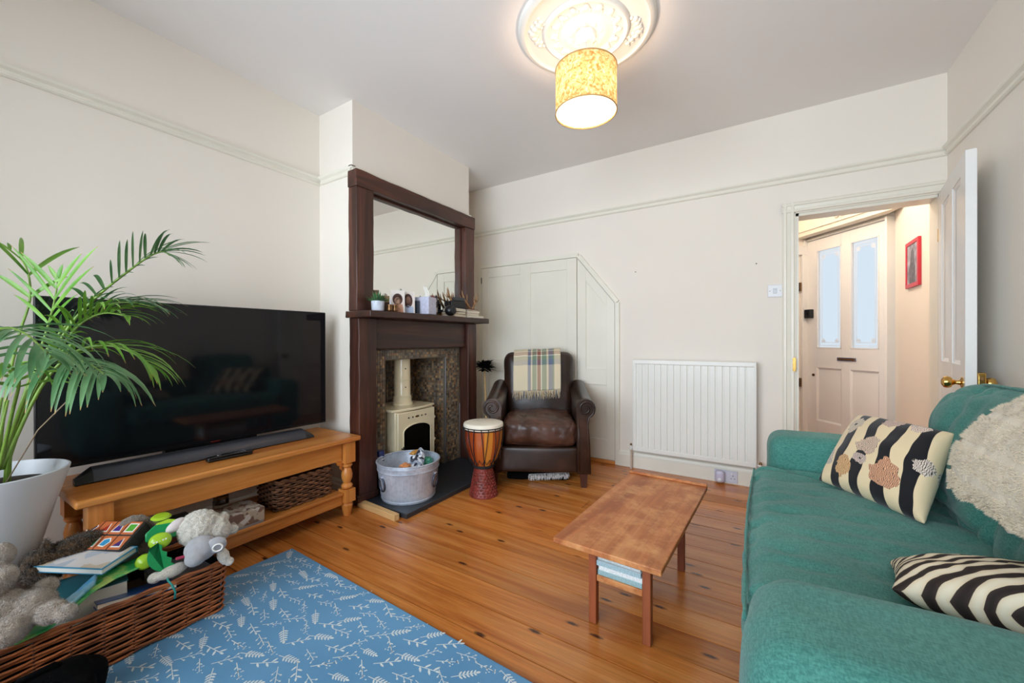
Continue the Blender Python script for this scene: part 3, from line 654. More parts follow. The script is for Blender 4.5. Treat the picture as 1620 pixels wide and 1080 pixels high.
lb_ = MB(); lb_.box(-2.575-XC, -0.0005, FB1-2.2-0.008, FB1-2.2-0.0005, 0.03, FBZ); lb_.box(-2.575-XC, -0.0005, FB0-2.2+0.0005, FB0-2.2+0.008, 0.03, FBZ); lb_.box(-2.582-XC, -2.575-XC, FB0-2.2, FB1-2.2, 0.03, FBZ); lb_.build('grout_bed', M['grout'], ts)
tiles((-2.574, FB1-0.008, 0.031), (1,0,0), (0,0,1), (0,-1,0), 2.574+XC+0.006, FBZ-0.031, name='cheek_mosaic')
tiles((-2.574, FB0+0.008, 0.031), (1,0,0), (0,0,1), (0,1,0), 2.574+XC+0.006, FBZ-0.031, name='cheek_mosaic')
tiles((-2.575, FB0, 0.031), (0,1,0), (0,0,1), (1,0,0), FB1-FB0, FBZ-0.031, name='back_mosaic')
M['chrome_trim'] = plain('steel_tile_trim', (170,168,172), 0.35, 0.8, var=0.05)
box('edge_trim', M['chrome_trim'], ts, 0.004, 0.014, FB1-2.2-0.008, FB1-2.2+0.002, 0.03, FBZ, 0.001)
box('edge_trim', M['chrome_trim'], ts, 0.009, 0.014, TY1-2.2-0.006, TY1-2.2, 0.03, 0.5, 0.001)
# dark wooden surround and overmantel mirror
def hewn(m, amp=0.004, fr_=9.0, seed=0):
    """uneven adze-worked faces"""
    bm = bmesh.new(); me = bpy.data.meshes.new('t'); me.from_pydata([tuple(v) for v in m.v], [], m.f); bm.from_mesh(me)
    for _ in range(5):
        es = [e for e in bm.edges if e.calc_length() > 0.05]
        if not es: break
        bmesh.ops.subdivide_edges(bm, edges=es, cuts=1, use_grid_fill=True)
    for v in bm.verts:
        v.co += noise.noise_vector(v.co*fr_ + Vector((seed, seed*2, 0)))*amp
    bm.to_mesh(me); bm.free(); r = MB(); r.v = [v.co.copy() for v in me.vertices]; r.f = [tuple(p.vertices) for p in me.polygons]; bpy.data.meshes.remove(me)
    return r
def hbox(name, mat, parent, x0, x1, y0, y1, z0, z1, seed=0, amp=0.004, fr_=9.0, bevel=0.004):
    return hewn(MB().box(x0,x1,y0,y1,z0,z1), amp, fr_, seed).build(name, mat, parent, smooth=True, auto=35, bevel=bevel)
SX = XC
fs = thing('fireplace_surround', 'dark rough-hewn oak fire surround with a mantel shelf', 'fireplace', (SX, 2.2, 0))
hbox('post', M['oak'], fs, 0.009, 0.105, 1.600-2.2, 1.735-2.2, 0.03, 1.185, 1)
hbox('post', M['oak'], fs, 0.009, 0.105, 2.690-2.2, 2.805-2.2, 0.031, 1.185, 2)
hbox('plinth', M['oak'], fs, 0.009, 0.112, 1.585-2.2, 1.742-2.2, 0.0315, 0.075, 3, 0.002)
box('frieze', M['oak_y'], fs, 0.009, 0.075, 1.735-2.2, 2.690-2.2, 0.985, 1.185, 0.004)
hbox('mantel_shelf', M['oak_y'], fs, 0.004, 0.245, 1.575-2.2, 2.800-2.2, 1.185, 1.226, 4, 0.004, 14.0)
mr = thing('overmantel_mirror', 'large mirror in a dark rough-hewn oak frame above the mantel', 'mirror', (SX, 2.2, 1.2285))
MZ = 2.118 - 1.2285
hbox('frame_side', M['oak'], mr, 0.004, 0.085, 1.600-2.2, 1.730-2.2, 0, MZ-0.105, 5)
hbox('frame_side', M['oak'], mr, 0.004, 0.085, 2.685-2.2, 2.805-2.2, 0, MZ-0.105, 6)
hbox('frame_top', M['oak_y'], mr, 0.004, 0.090, 1.595-2.2, 2.808-2.2, MZ-0.105, MZ, 7)
mm, nt, bs = new_mat('mirror_glass'); bs.inputs['Base Color'].default_value = (0.86,0.88,0.85,1); bs.inputs['Metallic'].default_value = 1.0; bs.inputs['Roughness'].default_value = 0.01
MB().box(0.006, 0.022, 1.728-2.2, 2.687-2.2, 0, MZ-0.103).build('mirror_glass', mm, mr)
for a, b in ((1.730-2.2, 1.742-2.2), (2.673-2.2, 2.685-2.2)): box('inner_bead', M['oak'], mr, 0.022, 0.034, a, b, 0, MZ-0.106, 0.002)
box('inner_bead', M['oak_y'], mr, 0.022, 0.034, 1.742-2.2, 2.673-2.2, MZ-0.118, MZ-0.106, 0.002)
# stove
sv = thing('wood_stove', 'cream enamelled wood burning stove in the fire opening', 'stove', (-2.32, 2.128, 0.0285))
M['enamel'] = plain('cream_enamel', (238,222,186), 0.22, var=0.02, vs_=3, coat=0.3)
M['stove_glass'] = plain('dark_stove_glass', (20,17,15), 0.12, var=0.3, vs_=6)
SB0, SB1, ST = 0.09, 0.505, 0.518
SWd = 0.190
m = MB(); m.box(-0.17, 0.135, -SWd, SWd, SB0, SB1); m.build('body', M['enamel'], sv, bevel=0.006)
def bow(y): return 0.16 - 0.035*(y/0.215)**2
ytop = [-0.215+0.043*i for i in range(11)]
MB().prism([(-0.19, -0.215)]+[(bow(y_)+0.005, y_) for y_ in ytop]+[(-0.19, 0.215)], SB1+0.0005, ST+0.006, 'XY').build('top_plate', M['enamel'], sv, bevel=0.005)
MB().prism([(-0.16, -0.2)]+[(bow(y_)*1.0, y_*0.93) for y_ in ytop]+[(-0.16, 0.2)], SB0-0.022, SB0-0.0005, 'XY').build('base_plate', M['enamel'], sv, bevel=0.005)
for sx in (-0.13, 0.1):
    for sy in (-0.15, 0.15): MB().lathe([(0.018,0.0005),(0.016,0.01),(0.022,SB0-0.0225)], 12, (sx, sy, 0)).build('leg', M['enamel'], sv, smooth=True, auto=40)
dr = box('stove_door', M['enamel'], sv, 0.1355, 0.158, -SWd+0.006, SWd-0.006, SB0+0.01, SB1-0.006, 0.005)
arch = [(-0.135, 0.16), (0.135, 0.16), (0.135, 0.355)] + [(0.135*math.cos(a), 0.355+0.05*math.sin(a)) for a in [PI*i/14 for i in range(1, 14)]] + [(-0.135, 0.355)]
MB().prism(arch, 0.1582, 0.161, 'YZ').build('door_glass', M['stove_glass'], dr)
am = MB(); am.tube([(0.160, a, b) for a, b in arch], 0.005, 6, True); am.build('glass_rim', M['enamel'], dr, smooth=True)
for yy in (-0.085, -0.045, 0.045, 0.085): MB().cyl((0.157, yy, 0.455), 0.006, 0.003, 'X', 10).build('air_hole', M['black'], dr)
MB().ell((0.158, 0, 0.455), (0.003, 0.022, 0.008), 14, 6).build('badge', M['tarnish'], dr, smooth=True)
hd = MB(); hd.tube([(0.158, -0.150, 0.245), (0.180, -0.150, 0.245)], 0.005, 8); hd.tube([(0.180, -0.150, 0.20), (0.180, -0.150, 0.262)], 0.006, 8); hd.build('handle', M['black'], dr, smooth=True, auto=40)
box('air_slider', M['black'], dr, 0.158, 0.166, -0.01, 0.06, 0.118, 0.126, 0.001)
for zz in (0.25, 0.42): MB().cyl((0.147, SWd-0.006, zz-0.012), 0.009, 0.024, 'Z', 12).ell((0.147, SWd+0.002, zz), 0.010, 10, 6).build('hinge_pin', M['enamel'], sv, smooth=True, auto=40)
MB().lathe([(0.078,ST+0.006),(0.078,ST+0.022),(0.070,ST+0.03),(0.069,ST+0.07),(0.066,ST+0.072),(0.062,ST+0.08),(0.062,ST+0.19),(0.065,ST+0.191),(0.065,ST+0.197),(0.062,ST+0.198),(0.060,0.872)], 32, (-0.03, 0.028, 0)).build('flue_pipe', M['enamel'], sv, smooth=True, auto=40)
MB().cyl((0.029, 0.005, 0.66), 0.004, 0.006, 'X', 8).build('flue_screw', M['black'], sv); MB().cyl((0.028, 0.005, 0.80), 0.004, 0.006, 'X', 8).build('flue_screw', M['black'], sv)

# ================================================================== TELEVISION BENCH
tb = thing('tv_bench', 'low pine bench with turned legs and a shelf under the television', 'tv stand', (-2.28, 0.96, 0))
BL0, BL1 = 0.372-0.96, 1.556-0.96
BX0, BX1 = -0.22, 0.230
TZ = 0.472
m = MB().box(BX0, BX1, BL0, BL1, TZ-0.030, TZ); m.build('bench_top', M['pine'], tb, bevel=0.009, seg=3)
AX = BX1-0.045
def apron():
    pts = [(BL0+0.10, TZ-0.0305), (BL1-0.10, TZ-0.0305)]
    lo = [(BL1-0.10, 0.335)] + [(BL0+0.10 + (BL1-BL0-0.2)*t, 0.335 + (0.006 if 0.12 < t < 0.88 else 0)) for t in (0.9, 0.88, 0.12, 0.1)] + [(BL0+0.10, 0.335)]
    return pts + lo
MB().prism(apron(), AX-0.022, AX, 'YZ').build('apron', M['pine'], tb, bevel=0.002)
box('rear_apron', M['pine'], tb, BX0+0.02, BX0+0.04, BL0+0.10, BL1-0.10, 0.335, TZ-0.0305, 0.002)
leg_prof = [(0.017,0.16),(0.030,0.168),(0.033,0.178),(0.028,0.188),(0.020,0.194),(0.022,0.202),(0.030,0.222),(0.032,0.245),(0.027,0.268),(0.021,0.285),(0.026,0.291),(0.031,0.298),(0.031,0.306),(0.022,0.313),(0.022,0.318)]
for xx in (BX0+0.05, BX1-0.055):
    for yy in (BL0+0.07, BL1-0.06):
        m = MB(); m.box(xx-0.034, xx+0.034, yy-0.034, yy+0.034, 0.318, TZ-0.0305); m.box(xx-0.034, xx+0.034, yy-0.034, yy+0.034, 0.085, 0.16)
        m.lathe(leg_prof, 20, (xx, yy, 0)); m.lathe([(0.020,0.0005),(0.024,0.02),(0.030,0.05),(0.033,0.066),(0.026,0.076),(0.028,0.085)], 20, (xx, yy, 0))
        m.build('leg', M['pine_z'], tb, smooth=True, auto=35)
box('shelf', M['pine'], tb, BX0+0.02, BX1-0.035, BL0+0.105, BL1-0.095, 0.130, 0.148, 0.004)
box('shelf_rail', M['pine'], tb, AX-0.024, AX-0.002, BL0+0.105, BL1-0.095, 0.072, 0.1295, 0.003)
# corner bracket of apron at right leg
for yy, s_ in ((BL1-0.094, -1), (BL0+0.104, 1)):
    MB().prism([(yy, 0.3345), (yy+s_*0.05, 0.3345), (yy+s_*0.032, 0.325), (yy+s_*0.03, 0.312), (yy+s_*0.012, 0.306), (yy+s_*0.010, 0.285), (yy, 0.275)], AX-0.018, AX-0.004, 'YZ').build('corner_bracket', M['pine'], tb)
# television
tv = thing('television', 'large flat black television standing on the pine bench', 'television', (-2.375, 0.925, 0.4725), R(-2.2))
mt_, nt, bs = new_mat('tv_screen'); bs.inputs['Base Color'].default_value = (0.006,0.006,0.008,1); bs.inputs['Roughness'].default_value = 0.06; bs.inputs['Specular IOR Level'].default_value = 0.42
TW, TB_, TT = 1.195, 0.052, 0.748
box('cabinet', M['black'], tv, -0.03, 0.0, -TW/2, TW/2, TB_, TT, 0.004)
MB().box(0.0002, 0.004, -TW/2+0.006, TW/2-0.006, TB_+0.012, TT-0.006).build('screen', mt_, tv)
ld_ = MB().box(0.0002, 0.0045, -0.02, 0.02, TB_+0.002, TB_+0.006).build('standby_light', plain('red_indicator', (120,20,20), 0.4), tv)
box('stand_neck', M['black'], tv, -0.05, -0.01, -0.2, 0.2, 0.01, TB_+0.03, 0.003)
box('stand_foot', M['black'], tv, -0.12, 0.02, -0.33, 0.33, 0.0005, 0.012, 0.003)
# soundbar
sb = thing('soundbar', 'long dark grey soundbar in front of the television', 'soundbar', (-2.290, 0.895, 0.4725), R(-2.2))
M['bar'] = plain('satin_graphite', (70,72,80), 0.32, 0.6, var=0.05)
n_ = 24
m = MB()
prof = [(-0.028,0.0005),(0.034,0.0005),(0.040,0.006),(0.038,0.016),(0.024,0.040),(0.012,0.050),(-0.004,0.055),(-0.028,0.055)]
m.surf(n_, len(prof), lambda a, b: (prof[int(round(b*len(prof))) % len(prof)][0], (a-0.5)*0.86, prof[int(round(b*len(prof))) % len(prof)][1]))
m.build('bar', M['bar'], sb, smooth=True, auto=50)
for s_ in (-1, 1):
    yy = s_*0.43
    vs_ = [(x, yy, z) for x, z in prof] + [(x*0.8+0.004, yy+s_*0.05, max(z*0.35, 0.0006)) for x, z in prof]
    nn = len(prof); m = MB(); m.add(vs_, [(i, (i+1) % nn, nn+(i+1) % nn, nn+i) for i in range(nn)] + [tuple(range(nn)), tuple(range(nn, 2*nn))])
    m.build('end_cap', M['black'], sb, smooth=True, auto=40)
# remote
rm = thing('remote_control', 'black remote control lying on the pine bench', 'remote', (-2.195, 0.915, 0.4725), R(-4))
m = MB(); m.surf(4, 12, lambda a, b: ((a-0.5)*0.042, (b-0.5)*0.19, 0.020-0.012*(2*b-1)**2*0.4 + 0.004*(1-(2*a-1)**2))); m.build('upper_shell', M['black'], rm, smooth=True, solid=0.004)
box('body', M['black'], rm, -0.020, 0.020, -0.094, 0.094, 0.0005, 0.014, 0.005)
MB().cyl((0, -0.045, 0.0225), 0.010, 0.003, 'Z', 16).build('navigation_ring', M['chrome'], rm, smooth=True, auto=40)
for j in range(5):
    for i in (-1, 0, 1): box('button', plain('grey_button', (120,124,135), 0.4) if (i, j) == (-1, 0) else bpy.data.materials['grey_button'], rm, i*0.011-0.003, i*0.011+0.003, 0.0+j*0.014, 0.008+j*0.014, 0.018, 0.0245, 0.001)

# ================================================================== COFFEE TABLE
ct = thing('coffee_table', 'small worn teak coffee table with a magazine rack', 'table', (-0.420, 1.672, 0), R(-2.5))
CW, CL, CH = 0.366, 0.842, 0.352
box('table_top', M['teak'], ct, -CW/2, CW/2, -CL/2, CL/2, CH-0.020, CH, 0.003)
box('raised_edge', M['teak'], ct, -CW/2, CW/2, CL/2-0.022, CL/2, CH+0.0002, CH+0.010, 0.003)
lx, ly = 0.098, 0.265
for sx in (-1, 1):
    for sy in (-1, 1): box('leg', M['teak_z'], ct, sx*lx-0.0145, sx*lx+0.0145, sy*ly-0.0145, sy*ly+0.0145, 0.0005, CH-0.0203, 0.003)
for sy in (-1, 1):
    box('end_rail', M['teak'], ct, -lx+0.015, lx-0.015, sy*ly-0.010, sy*ly+0.010, 0.160, 0.182, 0.002); box('end_apron', M['teak'], ct, -lx+0.015, lx-0.015, sy*ly-0.009, sy*ly+0.009, CH-0.034, CH-0.0205, 0.002)
for sx in (-1, 1): box('side_apron', M['teak'], ct, sx*lx-0.009, sx*lx+0.009, -ly+0.015, ly-0.015, CH-0.045, CH-0.0205, 0.002)
for i in range(5): box('rack_slat', M['teak'], ct, -0.076+i*0.034, -0.060+i*0.034, -ly+0.0105, ly-0.0105, 0.168, 0.1815, 0.002)
MAGC = [((226,228,226),'white'),((150,196,196),'pale teal'),((236,206,70),'yellow'),((84,70,60),'dark brown'),((190,60,50),'red'),((206,220,224),'pale blue')]
zz = 0.1825; rg = random.Random(5)
for i, (c, nm) in enumerate([MAGC[1], MAGC[0], MAGC[5], MAGC[0], MAGC[3], MAGC[2], MAGC[3]]):
    pos = ['lowest', 'second lowest', 'third from the bottom', 'fourth from the bottom', 'third from the top', 'second from the top', 'topmost'][i]
    h = 0.018 if i < 4 else 0.012
    b = thing('magazine', '%s magazine in the coffee table rack, %s of the stack' % (nm, pos), 'magazine', (-0.424+rg.uniform(-.003,.003), 1.615+rg.uniform(-.01,.01), zz), R(-2.5+rg.uniform(-1,1)), 'magazines in the coffee table rack')
    box('pages', plain('page_edges_%d' % i, [(150,176,178),(222,224,222),(166,190,196),(206,210,208),(90,80,72),(226,204,96),(70,60,54)][i], 0.8, var=0.15, vs_=200), b, -0.080, 0.078, -0.215, 0.12, 0.0012, h-0.0012, 0.0005)
    cm = plain('magazine_cover_%d' % i, c, 0.35); box('cover', cm, b, -0.081, 0.079, -0.216, 0.121, h-0.0011, h-0.0002, 0); box('cover', cm, b, -0.081, 0.079, -0.216, 0.121, 0.0, 0.0011, 0); box('spine', cm, b, -0.0815, -0.0802, -0.216, 0.121, 0.0, h-0.0002, 0)
    zz += h

# ================================================================== PLAY MAT
pm = thing('play_mat', 'blue foam floor mat printed with white leaf sprigs', 'mat', (-1.98, 1.098, 0), R(-2.0))
MW, ML = 2.0, 1.02
mb_, nt, bs = new_mat('blue_foam')
b0 = nd(nt, 'ShaderNodeTexWave', i_Scale=60.0); nt.links.new(coords(nt, (1,0,0)), b0.inputs['Vector'])
no = nd(nt, 'ShaderNodeTexNoise', i_Scale=2.0, i_Detail=3.0); nt.links.new(coords(nt), no.inputs['Vector']); rp = ramp(nt, [(0.3, (88,142,182)), (0.7, (104,158,198))]); nt.links.new(no.outputs['Fac'], rp.inputs[0]); nt.links.new(rp.outputs[0], bs.inputs['Base Color'])
bs.inputs['Roughness'].default_value = 0.42; add_bump(nt, bs, b0.outputs['Fac'], 0.25, 0.001)
MB().box(0, MW, -ML, 0, 0.0008, 0.012).build('foam_sheet', mb_, pm, bevel=0.004)
sp_ = MB(); rs_ = random.Random(21)
def sprig(cx, cy, ang, kind, s):
    ca, sa = math.cos(ang), math.sin(ang)
    def W2(x, y_): return (cx + (x*ca - y_*sa)*s, cy + (x*sa + y_*ca)*s, 0.0124)
    def leaf(x, y_, a, l, w_):
        c_, s2 = math.cos(a), math.sin(a); pts = [(0,0),(l*0.35,w_),(l*0.75,w_*0.8),(l,0),(l*0.75,-w_*0.8),(l*0.35,-w_)]
        sp_.add([W2(x+p*c_-q*s2, y_+p*s2+q*c_) for p, q in pts], [tuple(range(6))])
    def line(x0, y0, x1, y1, w_=0.0011):
        d = math.hypot(x1-x0, y1-y0); nx, ny = -(y1-y0)/d*w_, (x1-x0)/d*w_
        sp_.add([W2(x0+nx,y0+ny), W2(x1+nx,y1+ny), W2(x1-nx,y1-ny), W2(x0-nx,y0-ny)], [(0,1,2,3)])
    line(-0.034, 0, 0.030, 0)
    if kind == 0:
        for i in range(5):
            x = -0.014 + i*0.010; leaf(x, 0, 0.95, 0.016-i*0.0012, 0.0026); leaf(x, 0, -0.95, 0.016-i*0.0012, 0.0026)
        leaf(0.030, 0, 0, 0.014, 0.0036)
    elif kind == 1:
        for i in range(4):
            x = -0.016 + i*0.013; leaf(x, 0, 0.9*(1 if i % 2 else -1), 0.020, 0.0030)
        leaf(0.028, 0, 0, 0.016, 0.003)
    elif kind == 2:
        for i in range(5):
            x = -0.020 + i*0.011; a = 0.8*(1 if i % 2 else -1); line(x, 0, x+0.013*math.cos(a), 0.013*math.sin(a), 0.0009); leaf(x+0.011*math.cos(a), 0.011*math.sin(a), a, 0.008, 0.0028)
    else:
        for i in range(9):
            a = i*2.4; rr = 0.0125*math.sqrt((i+0.3)/6); leaf(0.016+rr*math.cos(a)*1.5, rr*math.sin(a), a*0.7, 0.0058, 0.0017)
        for i in range(3): leaf(-0.018+i*0.009, 0, 0.7*(1 if i % 2 else -1), 0.012, 0.002)
gx = 0.080; gy = 0.056
for j in range(int(ML/gy)+1):
    for i in range(int(MW/gx)+1):
        x = 0.045 + i*gx + (0.044 if j % 2 else 0) + rs_.uniform(-.008,.008); y_ = -0.035 - j*gy + rs_.uniform(-.006,.006)
        if x > MW-0.045 or y_ < -ML+0.03 or x > 1.75: continue
        sprig(x, y_, rs_.choice([0.35, 0.6, -0.25, 0.9, 0.2, -0.5])+rs_.uniform(-.15,.15), (i+2*j) % 4, rs_.uniform(1.0, 1.25))
o = sp_.build('leaf_print', plain('white_print', (222,228,226), 0.5, var=0.02), pm); o['kind'] = 'stuff'

# ================================================================== SOFA
sf = thing('sofa', 'two-seat sofa in worn teal green cotton along the right wall', 'sofa', (0.45, 1.57, 0))
M['teal'] = weave('teal_cotton', (84,146,133), (58,116,107), 0.88, 330, 0.14, 0.22, 0.4)
def soft(name, m, mat, parent, loc=(0,0,0), rot=(0,0,0), sub=1):
    mt = Matrix.Translation(loc) @ Euler(rot).to_matrix().to_4x4()
    return m.xf(mt).build(name, mat, parent, smooth=True, sub=sub)
ox, oy = 0.45, 1.57
soft('base', puffy(0.86, 1.72, 0.26, (16,30,8), 0.03, (0.012,0,0), 0.004, (5,9,5), 1), M['teal'], sf, (0.015, 0.0, 0.185))
sc = soft('seat_cushion', puffy(0.66, 1.275, 0.175, (36,64,12), 0.062, (0.02,0.0,0.022), 0.010, (2.2,9,4), 5, 0.0, 0.036, (1.0,5.5,1.5)), M['teal'], sf, (0.295-ox, 1.615-oy, 0.366))
soft('arm', puffy(0.86, 0.245, 0.50, (24,14,18), 0.060, (0.010,0.014,0.006), 0.006, (3,7,5), 9), M['teal'], sf, (0.455-ox, 2.372-oy, 0.335))
soft('arm', puffy(0.90, 0.310, 0.505, (26,18,18), 0.075, (0.012,0.01,0.010), 0.006, (3,6,5), 13, 0.0, 0.004, (3,3,4)), M['teal'], sf, (0.428-ox, 0.825-oy, 0.335))
soft('back_frame', puffy(0.17, 1.76, 0.66, (8,30,14), 0.05, (0,0,0), 0.004, (5,5,5), 3), M['teal'], sf, (0.80-ox, 1.59-oy, 0.385))
for i, (yc, L_, sd_, ln) in enumerate(((1.925, 0.62, 21, 17), (1.295, 0.60, 27, 15))):
    bc = soft('back_cushion', puffy(0.25, L_, 0.46, (16,38,28), 0.085, (0.045,0.012,0.02), 0.014, (5,5,4.2), sd_, 0.0, 0.034, (3.2,3.4,2.0)), M['teal'], sf, (0.675-ox, yc-oy, 0.632), (0, R(ln), 0))
    pts = []
    for k in range(33):
        t = -1 + 2*k/32; p = Vector((-0.055-0.030*(1-t*t), t*(L_/2-0.03), 0.228+0.012*(1-t*t))); p = Matrix.Translation((0.675-ox, yc-oy, 0.632)) @ Matrix.Rotation(R(ln), 4, 'Y') @ p; pts.append(p)
    MB().tube(pts, 0.0045, 6).build('piping', M['teal'], bc, smooth=True)
pts = [(-0.328+0.295-ox-0.012*math.sin(PI*k/40), 1.615-oy-0.60+1.2*k/40, 0.425+0.004*math.sin(k*1.3)) for k in range(41)]
MB().tube(pts, 0.0045, 6).build('piping', M['teal'], sc, smooth=True)
MB().tube([(p[0]-0.002, p[1], 0.305+0.004*math.sin(i*0.9)) for i, p in enumerate(pts)], 0.0045, 6).build('piping', M['teal'], sc, smooth=True)
for (x, y_) in ((0.08, 0.78), (0.08, 2.38), (0.82, 0.78), (0.82, 2.38)): MB().cyl((x-ox, y_-oy, 0.0005), 0.022, 0.06, 'Z', 14, 0.028).build('foot', M['oak'], sf, smooth=True, auto=40)

def pillow(name, cor, thick, mat, parent, n=26, pinch=0.05, wr=0.008, seed=0, flange=0.0):
    """soft cushion whose corners are BL, BR, TR, TL in world space"""
    BLc, BRc, TRc, TLc = map(Vector, cor); nrm = (BRc-BLc).cross(TLc-BLc).normalized(); m = MB(); m.uv = []
    def side(sg):
        def f(a, b):
            s_, t_ = 2*a-1, 2*b-1
            s2 = s_*(1-pinch*(1-t_*t_)*abs(s_)**3*0.9); t2 = t_*(1-pinch*(1-s_*s_)*abs(t_)**3*0.9)
            A, B = (s2+1)/2, (t2+1)/2
            p = BLc*(1-A)*(1-B) + BRc*A*(1-B) + TRc*A*B + TLc*(1-A)*B
            h = (max(0, 1-s_**2)*max(0, 1-t_**2))**0.42
            w_ = noise.fractal(Vector((s_*1.8+seed, t_*1.8, sg*3)), 1.0, 2.0, 3)*wr*h
            return p + nrm*(sg*thick/2*h + w_)
        return f
    m.surf(n, n, side(1), True)
    m.surf(n, n, lambda a, b: side(-1)(1-a, b), True)
    for i in range(n*n, 2*n*n): m.uv[i] = [(1-u_, v_) for u_, v_ in m.uv[i]]
    return m.build(name, mat, parent, smooth=True, merge=True, sub=1, world=True)
# striped cushion with printed sea creatures
ms_, nt, bs = new_mat('striped_print')
uvn = nd(nt, 'ShaderNodeTexCoord').outputs['UV']
sx_ = nd(nt, 'ShaderNodeSeparateXYZ'); nt.links.new(uvn, sx_.inputs[0])
dn = nd(nt, 'ShaderNodeTexNoise', i_Scale=3.0, i_Detail=1.0); nt.links.new(uvn, dn.inputs['Vector'])
dn2 = nd(nt, 'ShaderNodeTexNoise', i_Scale=8.0, i_Detail=3.0); nt.links.new(uvn, dn2.inputs['Vector'])
def math_(op, a, b=None, c=None):
    n = nd(nt, 'ShaderNodeMath', operation=op)
    for i, v in enumerate((a, b, c)):
        if v is None: continue
        if isinstance(v, (int, float)): n.inputs[i].default_value = v
        else: nt.links.new(v, n.inputs[i])
    return n.outputs[0]
xw = math_('MULTIPLY_ADD', dn.outputs['Fac'], 0.10, sx_.outputs[0])
st4 = math_('FRACT', math_('MULTIPLY', xw, 4.6))
rs2 = ramp(nt, [(0.0, (26,24,28)), (0.46, (26,24,28)), (0.47, (228,206,166)), (0.99, (228,206,166)), (1.0, (26,24,28))], 'CONSTANT'); nt.links.new(st4, rs2.inputs[0]); colr = rs2.outputs[0]
for (cx, cy, ro, ri, c) in ((0.20, 0.74, 0.105, 0.0, (214,196,172)), (0.55, 0.93, 0.10, 0.0, (206,176,160)), (0.78, 0.92, 0.085, 0.0, (222,200,184)), (0.47, 0.50, 0.105, 0.0, (210,184,160)), (0.30, 0.20, 0.09, 0.0, (214,170,120)), (0.70, 0.26, 0.12, 0.012, (206,154,120)), (0.93, 0.50, 0.06, 0.0, (206,190,176)), (0.06, 0.28, 0.08, 0.0, (206,190,176)), (0.44, 0.33, 0.06, 0.0, (200,180,168))):
    dx = math_('SUBTRACT', sx_.outputs[0], cx); dy = math_('SUBTRACT', sx_.outputs[1], cy)
    wob = math_('MULTIPLY_ADD', dn2.outputs['Fac'], 0.17, -0.085)
    dist = math_('ADD', math_('SQRT', math_('ADD', math_('MULTIPLY', dx, dx), math_('MULTIPLY', math_('MULTIPLY', dy, dy), 0.8))), wob)
    inside = math_('MULTIPLY', math_('LESS_THAN', dist, ro), math_('GREATER_THAN', dist, ri))
    ink = nd(nt, 'ShaderNodeTexWave', i_Scale=26.0, i_Distortion=9.0, i_Detail=2.0); nt.links.new(uvn, ink.inputs['Vector'])
    rk = ramp(nt, [(0.16, tuple(int(v*0.35) for v in c)), (0.30, c), (0.8, tuple(min(255, int(v*1.1)) for v in c))]); nt.links.new(ink.outputs['Fac'], rk.inputs[0])
    colr = mixc(nt, colr, rk.outputs[0], inside)
nt.links.new(colr, bs.inputs['Base Color']); bs.inputs['Roughness'].default_value = 0.8; bs.inputs['Sheen Weight'].default_value = 0.2; bs.inputs['Specular IOR Level'].default_value = 0.2
c1 = thing('striped_cushion', 'black and cream striped cushion printed with shells and shrimps', 'cushion', (0.39, 2.04, 0.46))
pillow('cushion', [(0.187,2.027,0.470), (0.420,1.688,0.475), (0.540,1.880,0.735), (0.356,2.285,0.715)], 0.145, ms_, c1, 26, 0.06, 0.008, 3)
# zebra cushion
mz, nt, bs = new_mat('zebra_print')
uvn = coords(nt, (1,1,1), kind='UV', rot=(0,0,R(38)))
wv = nd(nt, 'ShaderNodeTexWave', i_Scale=3.6, i_Distortion=7.5, i_Detail=1.5); wv.inputs['Detail Scale'].default_value = 0.9; nt.links.new(uvn, wv.inputs['Vector'])
rz = ramp(nt, [(0.0, (48,40,38)), (0.44, (66,54,48)), (0.5, (226,208,176)), (1.0, (236,224,198))]); nt.links.new(wv.outputs['Fac'], rz.inputs[0]); nt.links.new(rz.outputs[0], bs.inputs['Base Color']); bs.inputs['Roughness'].default_value = 0.75; bs.inputs['Specular IOR Level'].default_value = 0.2
c2 = thing('zebra_cushion', 'zebra patterned cushion lying against the near sofa arm', 'cushion', (0.45, 1.17, 0.46))
pillow('cushion', [(0.215,1.090,0.535), (0.640,1.060,0.555), (0.680,1.370,0.510), (0.270,1.380,0.470)], 0.125, mz, c2, 26, 0.05, 0.010, 8)
# fleece throw over the back of the sofa
th = thing('fleece_throw', 'cream fleece throw folded over the sofa back', 'blanket', (0.66, 1.42, 0.80))
M['fleece'] = plain('cream_fleece', (236,218,188), 0.95, var=0.05, vs_=14, bump=0.8, bs_=420, sheen=0.6, spec=0.1, bdist=0.006)
tprof = [(0.474,0.640),(0.472,0.690),(0.490,0.755),(0.530,0.818),(0.600,0.866),(0.690,0.882),(0.780,0.850),(0.860,0.79),(0.880,0.72),(0.884,0.66)]
def throw_pt(off, amp, seed, y0, y1, cut=0.0):
    def f(a, b):
        k = b*(len(tprof)-1); i = min(int(k), len(tprof)-2); t = k-i
        p0, p1 = Vector((tprof[i][0], 0, tprof[i][1])), Vector((tprof[i+1][0], 0, tprof[i+1][1])); p = p0.lerp(p1, t)
        d = (p1-p0).normalized(); nn = Vector((-d.z, 0, d.x))
        y_ = y0 + (y1-y0)*a
        p.y = y_ + 0.02*noise.noise(Vector((a*2, b*5, seed)))
        if b < 0.25: p.z -= (0.25-b)*4*(cut*(1-a)+0.02*noise.noise(Vector((a*9, 0, seed))))
        p += nn*(off + amp*noise.fractal(Vector((a*4+seed, b*4, 0)), 1, 2, 3) + 0.0035*noise.fractal(Vector((a*40+seed, b*40, 3)), 1, 2, 2))
        if p.x > 0.9: p.x = 0.9
        return p
    return f
